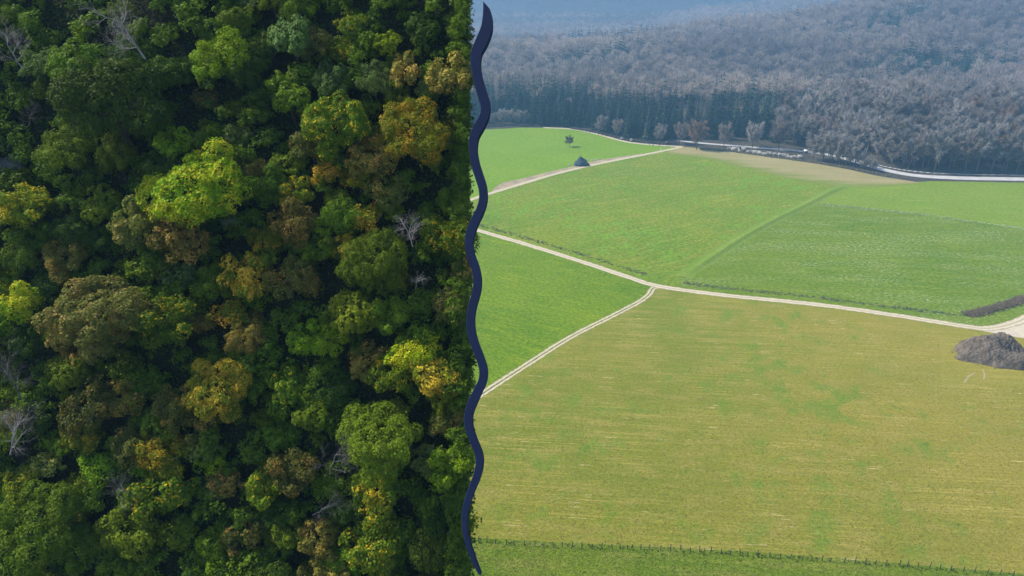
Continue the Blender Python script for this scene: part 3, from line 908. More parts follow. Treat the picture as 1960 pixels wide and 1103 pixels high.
# hill body: front slope, flat top, steep back and flank
def hill_body():
    import bmesh
    bm = bmesh.new()
    tdir = Vector((0, math.cos(SLOPE), math.sin(SLOPE)))
    z_top, z_bot = 149.0, -1.2
    rows = []
    for i in range(41):
        z = z_bot + (z_top - z_bot) * i / 40
        y = SC.y + (z - SC.z) / math.tan(SLOPE)
        depth = max(20.0, y * math.cos(PITCH) + (CAM_Z - z) * math.sin(PITCH))
        xr = (SEAM - 14 - 980) / FPX * depth
        rows.append([bm.verts.new((xr - k * 4.0, y + (0 if k == 0 else 0.5 * mnoise.noise(Vector((k * .5, z * .12, 1)))), z)) for k in range(26)])
    for a, b in zip(rows[:-1], rows[1:]):
        for k in range(25): bm.faces.new((a[k], b[k], b[k + 1], a[k + 1]))
    ytop = rows[-1][0].co.y
    back = [[bm.verts.new((r[k].co.x - 1.0 - (3.0 if k < 25 else 0), ytop + dy, z)) for k in range(26)] for (r, dy, z) in ((rows[-1], 7, z_top), (rows[-1], 16, 70.0), (rows[-1], 22, z_bot))]
    prev = rows[-1]
    for b in back:
        for k in range(25): bm.faces.new((prev[k], b[k], b[k + 1], prev[k + 1]))
        prev = b
    # flanks
    for k in (0, 25):
        loop = [r[k] for r in rows] + [b[k] for b in back]
        try: bm.faces.new(loop)
        except ValueError: pass
    bmesh.ops.triangulate(bm, faces=[f for f in bm.faces if len(f.verts) > 4])
    bmesh.ops.recalc_face_normals(bm, faces=bm.faces)
    me = bpy.data.meshes.new("hillside"); bm.to_mesh(me); bm.free()
    return tag(link("hillside", me, None, m_floor), kind='structure')
hill_body()

# ---- leafy crowns
def crown_mesh(R, seed, leaf=0.17, dens=13.0, k=8, zmin=-0.35, tuft=0.22, nl=None, spread=1.0):
    r = np.random.RandomState(seed)
    lobes = [(np.array([r.normal(0, .08) * R, r.normal(0, .08) * R, 0.0]), R * .52)]
    for i in range(nl or int(16 + R * 9)):
        a = r.uniform(0, 2 * np.pi); zz = r.uniform(-.3, .85)
        q = math.sqrt(max(0, 1 - zz * zz))
        d = np.array([math.cos(a) * q, math.sin(a) * q, zz])
        lobes.append((d * R * r.uniform(.5, .86) * np.array([1, 1, .85]), R * r.uniform(.12, .27)))
    Ps, Ns = [], []
    for li, (c, rad) in enumerate(lobes):
        for shell, dn in ((1.0, dens), (0.78, dens * .35)):
            n = int(4 * math.pi * (rad * shell) ** 2 * dn)
            v = r.normal(0, 1, (n, 3)); v /= np.linalg.norm(v, axis=1)[:, None]
            p = c + v * rad * shell * r.uniform(.86, 1.08, (n, 1))
            ok = (p[:, 2] > zmin * R) & (v[:, 2] > -.55)
            for lj, (c2, r2) in enumerate(lobes):
                if lj != li: ok &= np.linalg.norm(p - c2, axis=1) > r2 * .84
            Ps.append(p[ok]); Ns.append(v[ok])
    P, Nn = np.concatenate(Ps), np.concatenate(Ns)
    out = P / np.maximum(np.linalg.norm(P, axis=1)[:, None], .01)
    Nn = Nn * .8 + out * .4 + np.array([0, 0, .35]) + r.normal(0, .22, P.shape)
    Nn /= np.linalg.norm(Nn, axis=1)[:, None]
    n = len(P)
    ref = np.where(np.abs(Nn[:, 2:3]) < .9, np.array([[0, 0, 1.0]]), np.array([[1.0, 0, 0]]))
    U = np.cross(Nn, ref); U /= np.linalg.norm(U, axis=1)[:, None]
    W = np.cross(Nn, U)
    ang = (np.arange(k) * 2.39996)[None] + r.uniform(0, 6.28, (n, 1)) + r.normal(0, .3, (n, k))
    rad = tuft * np.sqrt((np.arange(k) + .5) / k)[None] * r.uniform(.7, 1.2, (n, k)) * spread
    ca, sa = np.cos(ang)[..., None], np.sin(ang)[..., None]
    D = U[:, None] * ca + W[:, None] * sa
    ctr = P[:, None] + D * rad[..., None] + Nn[:, None] * (0.07 - .12 * (rad / tuft) ** 2 + r.normal(0, .04, (n, k)))[..., None]
    ln = leaf * r.uniform(.6, 1.25, (n, k))[..., None]
    dd = D - Nn[:, None] * (0.15 + .7 * (rad / tuft)[..., None] * .6) + r.normal(0, .35, (n, k, 3))
    dd /= np.linalg.norm(dd, axis=2)[..., None]
    side = np.cross(dd, Nn[:, None] + r.normal(0, .35, (n, k, 3))); side /= np.maximum(np.linalg.norm(side, axis=2), .01)[..., None]
    wd = ln * .36
    base = ctr - dd * ln * .45; tip = ctr + dd * ln * .55
    V = np.stack([base, ctr - side * wd, tip, ctr + side * wd], 2).reshape(-1, 3)
    F = np.arange(len(V)).reshape(-1, 4)
    tt = np.clip(r.uniform(0, 1, (n, 1)) * .55 + r.uniform(0, .45, (n, k)), 0, 1)
    T = np.repeat(tt.ravel(), 4)
    return mesh_np("crown", V, F, {'tone': T})

def broad_trunk(R, Lc, seed):
    r = np.random.RandomState(seed); T = MB()
    p0, p1 = Vector((0, 0, -.3)), Vector((r.normal(0, .1), r.normal(0, .1), Lc * .7))
    T.tube(p0, p1, R * .075, R * .05, 6)
    for i in range(6):
        a = i * 1.05 + r.uniform(-.3, .3)
        q = p1 + Vector((math.cos(a) * R * .5, math.sin(a) * R * .5, R * r.uniform(.25, .6)))
        T.tube(p1 - Vector((0, 0, .1 * i * R * .3)), q, R * .032, R * .014, 4)
        T.tube(q, q + Vector((math.cos(a + .5) * R * .3, math.sin(a + .5) * R * .3, R * .25)), R * .014, R * .004, 3)
    return T.mesh("trunk")

def shift(me, dz):
    n = len(me.vertices); co = np.empty(n * 3, np.float32); me.vertices.foreach_get("co", co)
    co[2::3] += dz; me.vertices.foreach_set("co", co); me.update(); return me

CLS = {}
for nm, R, cnt, leaf, kw in (("big", 3.0, 4, .175, {}), ("med", 1.75, 6, .165, {}), ("small", 1.1, 5, .16, {})):
    CLS[nm] = []
    for i in range(cnt):
        lf = leaf * (1.0, .82, 1.15, .9, 1.25, .8)[i]
        Lc = R * 1.15
        cm = shift(crown_mesh(R, 200 + 17 * i + int(R * 10), lf, 13.0, (8, 9, 7, 9, 6, 8)[i], spread=(1, 1.15, .85, 1, .9, 1.1)[i]), Lc)
        CLS[nm].append(Proto("broadleaf_tree", (broad_trunk(R, Lc, 300 + i), cm), None, "tree"))

LM = {
 'dark':  leaf_mat("leaves_dark_green", (0.042, 0.088, 0.0090), (0.084, 0.138, 0.0126)),
 'green': leaf_mat("leaves_green", (0.080, 0.150, 0.0081), (0.138, 0.208, 0.0108)),
 'bright':leaf_mat("leaves_bright_green", (0.130, 0.222, 0.0063), (0.208, 0.296, 0.0090)),
 'lime':  leaf_mat("leaves_lime", (0.164, 0.323, 0.0063), (0.250, 0.375, 0.0090), (0.457, 0.472, 0.0180), 0.42),
 'olive': leaf_mat("leaves_olive", (0.106, 0.173, 0.0090), (0.169, 0.228, 0.0135)),
 'olivegold': leaf_mat("leaves_olive_gold", (0.120, 0.175, 0.0081), (0.204, 0.226, 0.0108), (0.467, 0.320, 0.0180), 0.32),
 'gold':  leaf_mat("leaves_gold", (0.105, 0.165, 0.010), (0.22, 0.225, 0.014), (0.48, 0.325, 0.03), 0.57),
 'tan':   leaf_mat("leaves_tan", (0.147, 0.154, 0.0252), (0.253, 0.214, 0.0378), (0.411, 0.280, 0.0585), 0.36),
 'khaki': leaf_mat("leaves_khaki", (0.127, 0.173, 0.0324), (0.218, 0.242, 0.0450), (0.387, 0.315, 0.0720), 0.30),
 'grey':  leaf_mat("leaves_grey_green", (0.088, 0.152, 0.0324), (0.152, 0.214, 0.0495)),
 'brown': leaf_mat("leaves_brown", (0.085, 0.110, 0.0180), (0.147, 0.149, 0.0288), (0.338, 0.221, 0.0450), 0.24),
 'fleck': leaf_mat("leaves_green_yellow_flecks", (0.084, 0.162, 0.0081), (0.145, 0.215, 0.0108), (0.638, 0.439, 0.0180), 0.20, 1.2),
}
# (px, py, radius px, foliage, label)
TREES = [
 (367, 358, 90, 'lime', 'large bright lime tree, brightest crown on the slope'),
 (790, 238, 68, 'olivegold', 'large round olive tree with orange-gold leaf tips'),
 (210, 205, 92, 'dark', 'very broad dark green tree below the dead grey tree'),
 (145, 118, 55, 'green', 'dark round tree left of the dead grey tree'),
 (128, 285, 48, 'olive', 'olive tree at the lower left of the broad dark tree'),
 (268, 432, 46, 'khaki', 'cream-tinged khaki tree below left of the lime tree'),
 (348, 462, 54, 'tan', 'rosy tan tree below the lime tree'),
 (190, 602, 84, 'khaki', 'large khaki tree sprinkled with tan leaves'),
 (464, 535, 47, 'gold', 'tall golden tree in the middle of the slope'),
 (434, 605, 30, 'gold', 'small vivid golden tree below the tall golden tree'),
 (388, 622, 25, 'tan', 'small peach-coloured tree left of the vivid golden tree'),
 (472, 652, 34, 'tan', 'tan tree below right of the vivid golden tree'),
 (412, 735, 58, 'gold', 'wide gold and green tree in the lower middle'),
 (393, 795, 31, 'tan', 'ochre tree under the wide gold and green tree'),
 (726, 842, 70, 'olive', 'large round olive-green tree in the lower right of the woods'),
 (868, 905, 46, 'bright', 'compact light green round tree beside the navy ribbon'),
 (830, 880, 36, 'grey', 'blue-green tree behind the compact light green tree'),
 (568, 425, 46, 'tan', 'orange-brown tree right of the middle of the slope'),
 (508, 457, 34, 'olivegold', 'yellow-olive tree left of the orange-brown tree'),
 (667, 475, 38, 'gold', 'gold-speckled tree above the dark hollow'),
 (722, 500, 60, 'olive', 'spreading olive tree right of the gold-speckled tree'),
 (613, 480, 34, 'green', 'smooth dark green tree left of the gold-speckled tree'),
 (783, 668, 44, 'lime', 'flat-topped yellow-green tree in the lower right'),
 (835, 722, 44, 'gold', 'tree with a patch of vivid yellow leaves'),
 (745, 712, 42, 'fleck', 'dark tree with fine yellow flecks left of the vivid yellow patch'),
 (672, 592, 46, 'olive', 'olive-green tree under the dark hollow'),
 (750, 600, 40, 'green', 'rounded mid-green tree right of the tree under the dark hollow'),
 (640, 248, 62, 'fleck', 'wide green tree with yellow-green flecks, left of the olive-gold crown'),
 (592, 278, 40, 'brown', 'brown tree left of the wide flecked green tree'),
 (712, 298, 48, 'tan', 'tan-orange tree below left of the large olive-gold tree'),
 (735, 362, 42, 'brown', 'brown tree below the tan-orange tree'),
 (626, 330, 30, 'gold', 'small orange-gold tree below the wide flecked tree'),
 (688, 345, 34, 'olivegold', 'olive tree flecked with gold, between tan-orange and orange-gold trees'),
 (640, 158, 40, 'grey', 'grey-green tree with a cream centre in the upper right'),
 (717, 158, 38, 'grey', 'grey-green round tree right of the cream-centred one'),
 (770, 135, 36, 'tan', 'bronze tree beside the upper grey-green round tree'),
 (868, 142, 46, 'tan', 'tan-orange tree next to the navy ribbon near the top'),
 (556, 68, 48, 'grey', 'grey-green tree near the top edge'),
 (605, 85, 36, 'brown', 'twiggy brown tree right of the top grey-green tree'),
 (668, 42, 34, 'fleck', 'yellow-flecked green tree at the top edge'),
 (744, 85, 27, 'bright', 'small bright green bushy tree near the top right'),
 (42, 585, 38, 'lime', 'small yellow-green tree at the left edge'),
 (38, 400, 50, 'olivegold', 'olive tree with gold flecks at the left edge'),
 (124, 487, 40, 'brown', 'tan-brown tree above left of the large khaki tree'),
 (330, 622, 54, 'fleck', 'mid-green tree with scattered yellow leaves right of the khaki tree'),
 (178, 768, 48, 'brown', 'olive-tan tree with a russet crown in the lower left'),
 (158, 830, 34, 'olivegold', 'gold-olive tree below the russet-crowned tree'),
 (305, 868, 46, 'olivegold', 'gold-dotted olive tree in the lower left centre'),
 (248, 852, 38, 'brown', 'tan tree left of the gold-dotted olive tree'),
 (380, 860, 30, 'khaki', 'pale khaki round tree in the lower middle'),
 (432, 926, 28, 'tan', 'narrow ochre tree below right of the pale khaki tree'),
 (308, 938, 52, 'fleck', 'bright-flecked green tree below the gold-dotted tree'),
 (617, 1030, 37, 'tan', 'golden-tan tree near the bottom edge'),
 (570, 905, 46, 'brown', 'olive-brown tree left of the large round olive-green tree'),
 (518, 932, 42, 'fleck', 'yellow-flecked tree below left of the olive-brown tree'),
 (722, 945, 44, 'olivegold', 'gold-tipped olive tree under the large round olive-green tree'),
 (712, 1042, 56, 'fleck', 'dark tree with yellow flecks at the bottom right of the woods'),
 (637, 1092, 34, 'tan', 'tan tree cut by the bottom edge'),
 (888, 520, 26, 'tan', 'small rust-coloured tree against the navy ribbon'),
 (870, 585, 38, 'khaki', 'khaki tree below the rust-coloured tree by the ribbon'),
 (858, 455, 46, 'fleck', 'yellow-flecked green tree at the ribbon, above the rust-coloured tree'),
 (42, 925, 32, 'olivegold', 'golden-olive tree at the left edge near the bottom'),
 (92, 893, 24, 'khaki', 'pale straw-coloured tree near the lower left'),
 (72, 1020, 74, 'green', 'broad mid-green tree in the bottom left corner'),
 (186, 890, 32, 'bright', 'light green tree right of the pale straw-coloured tree'),
 (240, 1012, 46, 'olive', 'olive tree right of the broad bottom-left tree'),
 (702, 418, 30, 'gold', 'small green-gold tree above the spreading olive tree'),
 (548, 538, 46, 'brown', 'brownish tree right of the tall golden tree'),
 (470, 328, 34, 'brown', 'brown-green tree right of the lime tree'),
 (563, 368, 34, 'olivegold', 'olive tree above the orange-brown tree'),
 (440, 105, 52, 'bright', 'leafy bright green tree in the upper middle'),
 (555, 190, 44, 'green', 'green tree below the top grey-green tree'),
 (120, 290, 30, 'green', 'small green tree on the left slope, half under the olive one'),
 (820, 1040, 40, 'dark', 'dark green tree near the bottom beside the ribbon foot'),
 (850, 760, 34, 'olive', 'olive tree below the vivid yellow patch'),
]
spare_bark_m = m_barkd  # second name for the dark bark material
rng = random.Random(11)
def place_leafy(px, py, rpx, kind, label, group=None, low=0.0):
    r = rpx * 52 / FPX * 1.12
    cls, R = ("big", 3.0) if rpx > 56 else (("med", 1.75) if rpx > 33 else ("small", 1.1))
    s = r / R
    Lc = R * 1.15 * s
    hc = Lc * AX.dot(SN) - low
    c = slope_at(px, py, hc)
    base = c - AX * Lc
    jit = Quaternion((rng.uniform(-1, 1), rng.uniform(-1, 1), 0), rng.uniform(0, .16))
    lean = UP.rotation_difference(AX)
    pr = CLS[cls][rng.randrange(len(CLS[cls]))]
    z = rng.uniform(.85, 1.08)
    q = rng.uniform(.93, 1.07) if rpx > 50 else rng.uniform(.84, 1.19)
    o = pr.place(base, rng.uniform(0, 6.28), (s * q, s / q, s * z), label, group, (m_barkd, LM[kind]), jit @ lean)
    return o
for t in TREES:
    place_leafy(*t, 'trees of the wooded slope')
# the lesser trees that fill the slope between them
DIRS = ['right of', 'above right of', 'above', 'above left of', 'left of', 'below left of', 'below', 'below right of']
ADJ = {'dark': 'dark green', 'green': 'mid-green', 'grey': 'dull blue-green', 'olive': 'olive-green', 'bright': 'fresh green', 'brown': 'brownish', 'fleck': 'yellow-dotted green', 'tan': 'tan'}
def hollow(x, y):      # dark gaps in the canopy
    return any(((x - a) / rx) ** 2 + ((y - b) / ry) ** 2 < 1 for a, b, rx, ry in
               ((75, 240, 28, 60), (90, 35, 26, 40), (655, 540, 60, 24), (28, 320, 34, 26), (505, 300, 14, 40), (815, 860, 26, 60), (60, 690, 40, 40), (670, 890, 24, 60), (690, 255, 14, 18), (130, 900, 24, 40), (340, 1060, 60, 30), (870, 60, 22, 50), (50, 850, 40, 40), (800, 520, 24, 24)))
used, spots = {}, [(t[0], t[1], t[2]) for t in TREES]
tries = nfill = 0
while tries < 9000 and nfill < 225:
    tries += 1
    x, y = rng.uniform(-70, 905), rng.uniform(-70, 1175)
    rp = rng.uniform(22, 42)
    if x + rp * (.62 if y < 850 else .95) > SEAM or hollow(x, y): continue
    if any((x - a) ** 2 + (y - b) ** 2 < (0.47 * (rp + c)) ** 2 for a, b, c in spots): continue
    spots.append((x, y, rp))
    kind = rng.choices(['dark', 'green', 'grey', 'olive', 'bright', 'brown', 'fleck', 'tan'], [22, 36, 6, 18, 8, 3, 6, 1])[0]
    near = sorted(TREES, key=lambda t: (t[0] - x) ** 2 + (t[1] - y) ** 2)[:40]
    lab = None
    for t in near:
        a = math.atan2(t[1] - y, x - t[0]); d = DIRS[int(round(a / (math.pi / 4))) % 8]
        cand = f"{ADJ[kind]} tree {d} the {t[4].split(',')[0]}"
        if len(cand.split()) > 16: continue
        if len(cand.split()) <= 16 and (cand not in used) and not any(k.endswith(f"{d} the {t[4].split(',')[0]}") for k in used):
            lab = cand; break
    if lab is None:
        lab = f"{ADJ[kind]} tree filling a gap near the {near[0][4].split(',')[0]}"
    used[lab] = 1
    place_leafy(x, y, rp, kind, lab, 'trees of the wooded slope', rng.uniform(0.1, 0.7))
    nfill += 1
print("fill trees", nfill)

# low growth on the forest floor
def floor_leaves(n, seed):
    r = np.random.RandomState(seed)
    P = []
    tdir = Vector((0, math.cos(SLOPE), math.sin(SLOPE)))
    u = r.uniform(-44, -2.0, n); s = r.uniform(-28, 30, n)
    h = np.abs(0.8 + 0.8 * wavy(u, s, 0.9, 4)) * r.uniform(.2, 1.1, n)
    base = np.array(SC)[None] + np.stack([u, s * tdir.y, s * tdir.z], 1) + np.array(SN)[None] * (0.25 * h)[:, None]
    depth = base[:, 1] * math.cos(PITCH) + (CAM_Z - base[:, 2]) * math.sin(PITCH)
    px = 980 + FPX * base[:, 0] / depth
    base = base[px < SEAM]; n = len(base)
    d = r.normal(0, 1, (n, 3)); d /= np.linalg.norm(d, axis=1)[:, None]
    nn = np.array(AX)[None] + r.normal(0, .5, (n, 3))
    side = np.cross(d, nn); side /= np.linalg.norm(side, axis=1)[:, None]
    dd = np.cross(nn, side); dd /= np.linalg.norm(dd, axis=1)[:, None]
    ln = r.uniform(.12, .28, (n, 1))
    V = np.stack([base - dd * ln * .5, base - side * ln * .35, base + dd * ln * .5, base + side * ln * .35], 1).reshape(-1, 3)
    return mesh_np("undergrowth", V, np.arange(4 * n).reshape(-1, 4), {'tone': np.repeat(r.uniform(0, 1, n), 4)})
tag(link("undergrowth", floor_leaves(50000, 77), None, leaf_mat("undergrowth_leaves", (0.025, 0.070, 0.008), (0.05, 0.105, 0.010))),
    'dark leafy undergrowth covering the ground between the trees of the slope', 'undergrowth', None, 'stuff')
# bushes between the trees and along the steep edge, too many and too hidden to count
def bush_temps():
    out = []
    for i in range(5):
        me = crown_mesh(1.0, 700 + i, .2, 7.0, 7, -.5, .26, 9)
        n = len(me.vertices); V = np.empty(n * 3, np.float32); me.vertices.foreach_get("co", V)
        T = np.empty(n, np.float32); me.attributes['tone'].data.foreach_get("value", T)
        out.append((V.reshape(-1, 3), np.arange(n).reshape(-1, 4), T)); bpy.data.meshes.remove(me)
    return out
BT = bush_temps()
def bush_mass(name, C, R, seed, mat):
    r = np.random.RandomState(seed); VV, TT = [], []
    for c, rad in zip(C, R):
        tv, tf, tt = BT[r.randint(len(BT))]
        a = r.uniform(0, 6.28); M3 = np.array(UP.rotation_difference(AX).to_matrix()) @ np.array([[math.cos(a), -math.sin(a), 0], [math.sin(a), math.cos(a), 0], [0, 0, 1]])
        VV.append(tv @ M3.T * rad * r.uniform(.8, 1.2, 3)[None] + np.array(c)[None]); TT.append(tt * .4 + .6 * r.uniform())
    V = np.concatenate(VV)
    return link(name, mesh_np(name, V, np.arange(len(V)).reshape(-1, 4), {'tone': np.concatenate(TT)}), None, mat)
rb = np.random.RandomState(12); C, R = [], []
for _ in range(1050):
    x, y = rb.uniform(-330, 895), rb.uniform(-60, 1170)
    if hollow(x, y) and rb.uniform() < .6: continue
    rad = rb.uniform(.5, 1.15); C.append(slope_at(x, y, rb.uniform(.1, 1.7))); R.append(rad)
m_und = leaf_mat("bush_leaves", (0.060, 0.115, 0.008), (0.135, 0.195, 0.011))
for _ in range(150):        # taller ones beyond the left edge of the trees
    rad = rb.uniform(1.0, 1.9); C.append(slope_at(rb.uniform(-400, -95), rb.uniform(-80, 1190), rb.uniform(.8, 2.2))); R.append(rad)
tag(bush_mass("undergrowth", C, R, 5, m_und), 'green bushes growing low between the trees of the slope', 'undergrowth', None, 'stuff')
C, R = [], []
for y in np.arange(-60, 1180, 9.0):
    rad = rb.uniform(.4, .95); rp_ = rad * FPX / 52
    C.append(slope_at(SEAM - rp_ * (rb.uniform(1.28, 1.55) + (.35 if y > 850 else 0)), y + rb.uniform(-8, 8), rb.uniform(.2, 2.4))); R.append(rad)
    if rb.uniform() < .6:
        C.append(slope_at(SEAM - rp_ * rb.uniform(1.25, 1.7), y + rb.uniform(-8, 8), rb.uniform(-1.5, .2))); R.append(rad)
    for _k in range(2):
        rad = rb.uniform(.5, .85); h_ = rb.uniform(-13, -1.0)
        C.append(slope_at(SEAM - 21, y + rb.uniform(-8, 8), h_)); R.append(rad)
tag(bush_mass("creeper", C, R, 6, m_und), 'green creeper and bushes hanging along the steep edge of the wooded slope', 'creeper', None, 'stuff')

# dead and leafless trees on the slope
m_dead = bark_mat("dead_wood", (0.20, 0.19, 0.185), (0.36, 0.34, 0.33))
m_deadd = bark_mat("dull_dead_wood", (0.085, 0.085, 0.085), (0.16, 0.155, 0.15))
def dead_tree(H, seed, spread=.8, levels=4):
    r = np.random.RandomState(seed); T, C = MB(), MB()
    def grow(p, d, ln, rad, lv):
        M = T if lv < 2 else C
        q = p; dd = d
        for k in range(3):
            dd = (dd + rand_dir(r) * .22).normalized(); q2 = q + dd * ln / 3
            M.tube(q, q2, rad * (1 - .18 * k), rad * (1 - .18 * (k + 1)), 5 if lv < 2 else 3); q = q2
            if lv < levels:
                for _ in range(2 if lv else 2):
                    nd = (dd + rand_dir(r) * spread + Vector((0, 0, .1))).normalized()
                    grow(q, nd, ln * r.uniform(.45, .68), rad * .42, lv + 1)
    grow(Vector((0, 0, -.2)), Vector((0, 0, 1)), H * .62, H * .018, 0)
    return T.mesh("trunk"), C.mesh("crown")
DEAD = [Proto("dead_tree", dead_tree(5.0, 400 + i, .95), (m_dead, m_dead), "dead tree") for i in range(3)]
def place_dead(px, py, hpx, roll, label, mt, out=2.4, tilt=0.0):
    h = hpx * 52 / FPX
    b = slope_at(px, py, out)
    # axis: image direction 'roll' (0 = up the picture, clockwise) blended with the axis towards the viewer
    ax = (Vector((math.sin(roll), 0, math.cos(roll))) + SN * .35).normalized()
    DEAD[rng.randrange(3)].place(b, rng.uniform(0, 6), h / 5.0, label, 'dead trees on the slope', (mt, mt), UP.rotation_difference(ax))
for a in ((275, 108, 120, -.35, 'large dead grey tree with a long pale trunk near the top left', m_dead, 3.0),
          (42, 130, 75, -.6, 'thin dead tree at the upper left edge', m_dead, 2.6),
          (55, 240, 45, .5, 'small grey dead branches under the left edge tree', m_deadd, 2.2),
          (20, 868, 85, .55, 'dead tree with white branches at the lower left edge', m_dead, 3.0),
          (38, 760, 90, .1, 'wispy grey leafless tree above the white-branched dead tree', m_deadd, 2.8),
          (790, 470, 70, .1, 'pale dead branches left of the yellow-flecked tree by the ribbon', m_dead, 2.9),
          (796, 552, 36, .4, 'small bleached dead twig tree in the dark gap', m_dead, 2.4),
          (632, 905, 85, .1, 'grey leafless tree left of the large round olive-green tree', m_deadd, 2.8),
          (600, 985, 60, .9, 'fallen pale branches below the olive-brown tree', m_deadd, 2.4),
          (655, 250, 26, .2, 'tiny grey twigs in the wide flecked tree', m_deadd, 3.2),
          (225, 950, 55, .2, 'dark leafless tree above the olive tree at bottom left', m_deadd, 2.4),
          (432, 440, 34, .6, 'dark bare twigs at the lower right of the lime tree', m_deadd, 3.4)):
    place_dead(*a)

# grey rock on the slope at the left edge
def rock_mesh(name, rx, ry, rz_, seed, sub=3, amp=.3, flat=True):
    import bmesh
    bm = bmesh.new(); bmesh.ops.create_icosphere(bm, subdivisions=sub, radius=1)
    for v in bm.verts:
        n = mnoise.noise(v.co * 1.3 + Vector((seed, 0, 0))) * amp + mnoise.noise(v.co * 3.1 + Vector((0, seed, 0))) * amp * .45
        v.co = Vector((v.co.x * rx, v.co.y * ry, v.co.z * rz_)) * (1 + n)
    me = bpy.data.meshes.new(name); bm.to_mesh(me); bm.free()
    return me
m_rock = soil_mat("grey_rock", (0.06, 0.065, 0.065), (0.11, 0.115, 0.12), 0.8)
o = link("rock", rock_mesh("rock", 1.1, .9, .8, 3), None, m_rock, slope_at(24, 318, .5))
tag(o, 'grey rock showing between the trees at the left edge', 'rock')

# ------------------------------------------------------------------ the wavy navy ribbon along the seam
RB = [(925, 3, 0), (931, 18, 7), (933, 38, 10.5), (931, 55, 12), (922, 78, 12.5), (912, 100, 11), (911, 125, 10), (915, 150, 9.5), (923, 178, 9.5), (929, 198, 9.5), (928, 218, 9.5), (918, 240, 10), (908, 260, 9.5), (906, 285, 8.5), (910, 312, 8.5), (917, 335, 8.5), (924, 358, 8.5), (925, 380, 8.5), (919, 402, 8.5), (908, 425, 9), (900, 447, 9), (898, 468, 8.5), (902, 490, 8.5), (910, 512, 8.5), (914, 535, 8.5), (912, 558, 8.5), (905, 583, 8.5), (901, 606, 8.5), (902, 632, 8.5), (908, 656, 8.5), (917, 680, 8.5), (925, 705, 8.5), (924, 728, 8.5), (915, 748, 9), (904, 772, 9.5), (897, 795, 8.5), (898, 818, 8.5), (906, 843, 8), (916, 868, 8), (918, 890, 8), (912, 915, 8), (902, 940, 7.5), (893, 968, 7), (889, 995, 6), (891, 1022, 5.5), (898, 1048, 5.5), (907, 1074, 5), (917, 1096, 3.5), (920, 1101, 1.5)]
RB_C = densify([(a, b) for a, b, c in RB], 4)
RB_W = np.interp(np.linspace(0, len(RB) - 1, len(RB_C)), range(len(RB)), [c for a, b, c in RB])
m_navy = plain_mat("navy_paint", (0.011, 0.018, 0.050), 0.75, 0.05, 0.05, 1.0)
def ribbon_body():
    import bmesh
    bm = bmesh.new(); rings = []
    H = 4.6
    for i, ((x, y), w) in enumerate(zip(RB_C, RB_W)):
        a, b = RB_C[max(i - 1, 0)], RB_C[min(i + 1, len(RB_C) - 1)]
        t = np.array(b) - np.array(a); t = t / np.linalg.norm(t); nn = np.array([t[1], -t[0]])
        w = max(w, .35)
        ring = []
        for off, h in ((-w, H - .12), (-w + 1.2 if w > 2 else -w * .5, H), (w - 1.2 if w > 2 else w * .5, H), (w, H - .12), (w, H - .55), (-w, H - .55)):
            q = slope_at(x + nn[0] * off, y + nn[1] * off, H)
            ring.append(bm.verts.new(q + SN * (h - H)))
        rings.append(ring)
    for r0, r1 in zip(rings[:-1], rings[1:]):
        for k in range(6): bm.faces.new((r0[k], r0[(k + 1) % 6], r1[(k + 1) % 6], r1[k]))
    bm.faces.new(rings[0]); bm.faces.new(list(reversed(rings[-1])))
    bmesh.ops.recalc_face_normals(bm, faces=bm.faces)
    me = bpy.data.meshes.new("band"); bm.to_mesh(me); bm.free(); return me
root = link("wavy_ribbon", None, None, None, slope_at(905, 1060, 0))
tag(root, 'long wavy navy blue ribbon along the seam between dark woods and fields', 'ribbon')
inv = Matrix.Translation(-Vector(root.location))
o = link("band", ribbon_body(), root, m_navy); o.location = -Vector(root.location)
for i in range(8, len(RB_C) - 8, 28):
    x, y = RB_C[i]; M = MB()
    M.tube(slope_at(x - 3, y, -1.2), slope_at(x - 3, y, 4.1), .07, .07, 6)
    o = link("strut", M.mesh("strut", m_navy), root); o.location = -Vector(root.location)

# ------------------------------------------------------------------ things on the fields
# wire fence
m_post = plain_mat("weathered_post", (0.06, 0.055, 0.05), 0.9, 0.1, 0.3, 3)
m_wire = plain_mat("fence_wire", (0.2, 0.2, 0.2), 0.5, 0.4, 0.1)
FX = [900 + v / 3.698 for v in (60, 118, 180, 255, 312, 388, 455, 520, 590, 655, 720, 790, 860, 930, 1005, 1063, 1110, 1205, 1270, 1345, 1415, 1490, 1560, 1625, 1700, 1775, 1840, 1912)] + \
     [1430 + v / 3.698 for v in (5, 75, 160, 238, 305, 388, 458, 530, 587, 685, 760, 840, 905, 980, 1080, 1135, 1212, 1290, 1365, 1440, 1530, 1610, 1700, 1790, 1880)]
def fence_y(x): return float(np.interp(x, [900, 917, 948, 1000, 1113, 1283, 1410, 1494, 1556, 1677, 1758, 1820, 1960, 2000], [1036, 1037, 1041, 1045, 1050, 1052, 1063, 1068, 1073, 1081, 1086, 1092, 1104, 1108]))
f0 = at(FX[0], fence_y(FX[0]))
root = link("wire_fence", None, None, None, f0)
tag(root, 'wire fence on leaning dark wooden posts between olive field and green strip', 'fence')
rng = random.Random(5)
tops = []
for x in FX:
    b = at(x, fence_y(x)) - f0
    h = rng.uniform(1.4, 2.1)
    tip = b + Vector((rng.uniform(-.3, .18), rng.uniform(-.12, .12), h))
    M = MB(); M.tube(b - Vector((0, 0, .2)), tip, .12, .10, 6); M.tube(tip, tip + Vector((0, 0, .04)), .10, .01, 6)
    link("post", M.mesh("post", m_post), root)
    tops.append((b, tip))
M = MB()
for (b0, t0), (b1, t1) in zip(tops[:-1], tops[1:]):
    for f in (.45, .9): M.tube(b0.lerp(t0, f), b1.lerp(t1, f), .008, .008, 3)
link("wire", M.mesh("wire", m_wire), root)

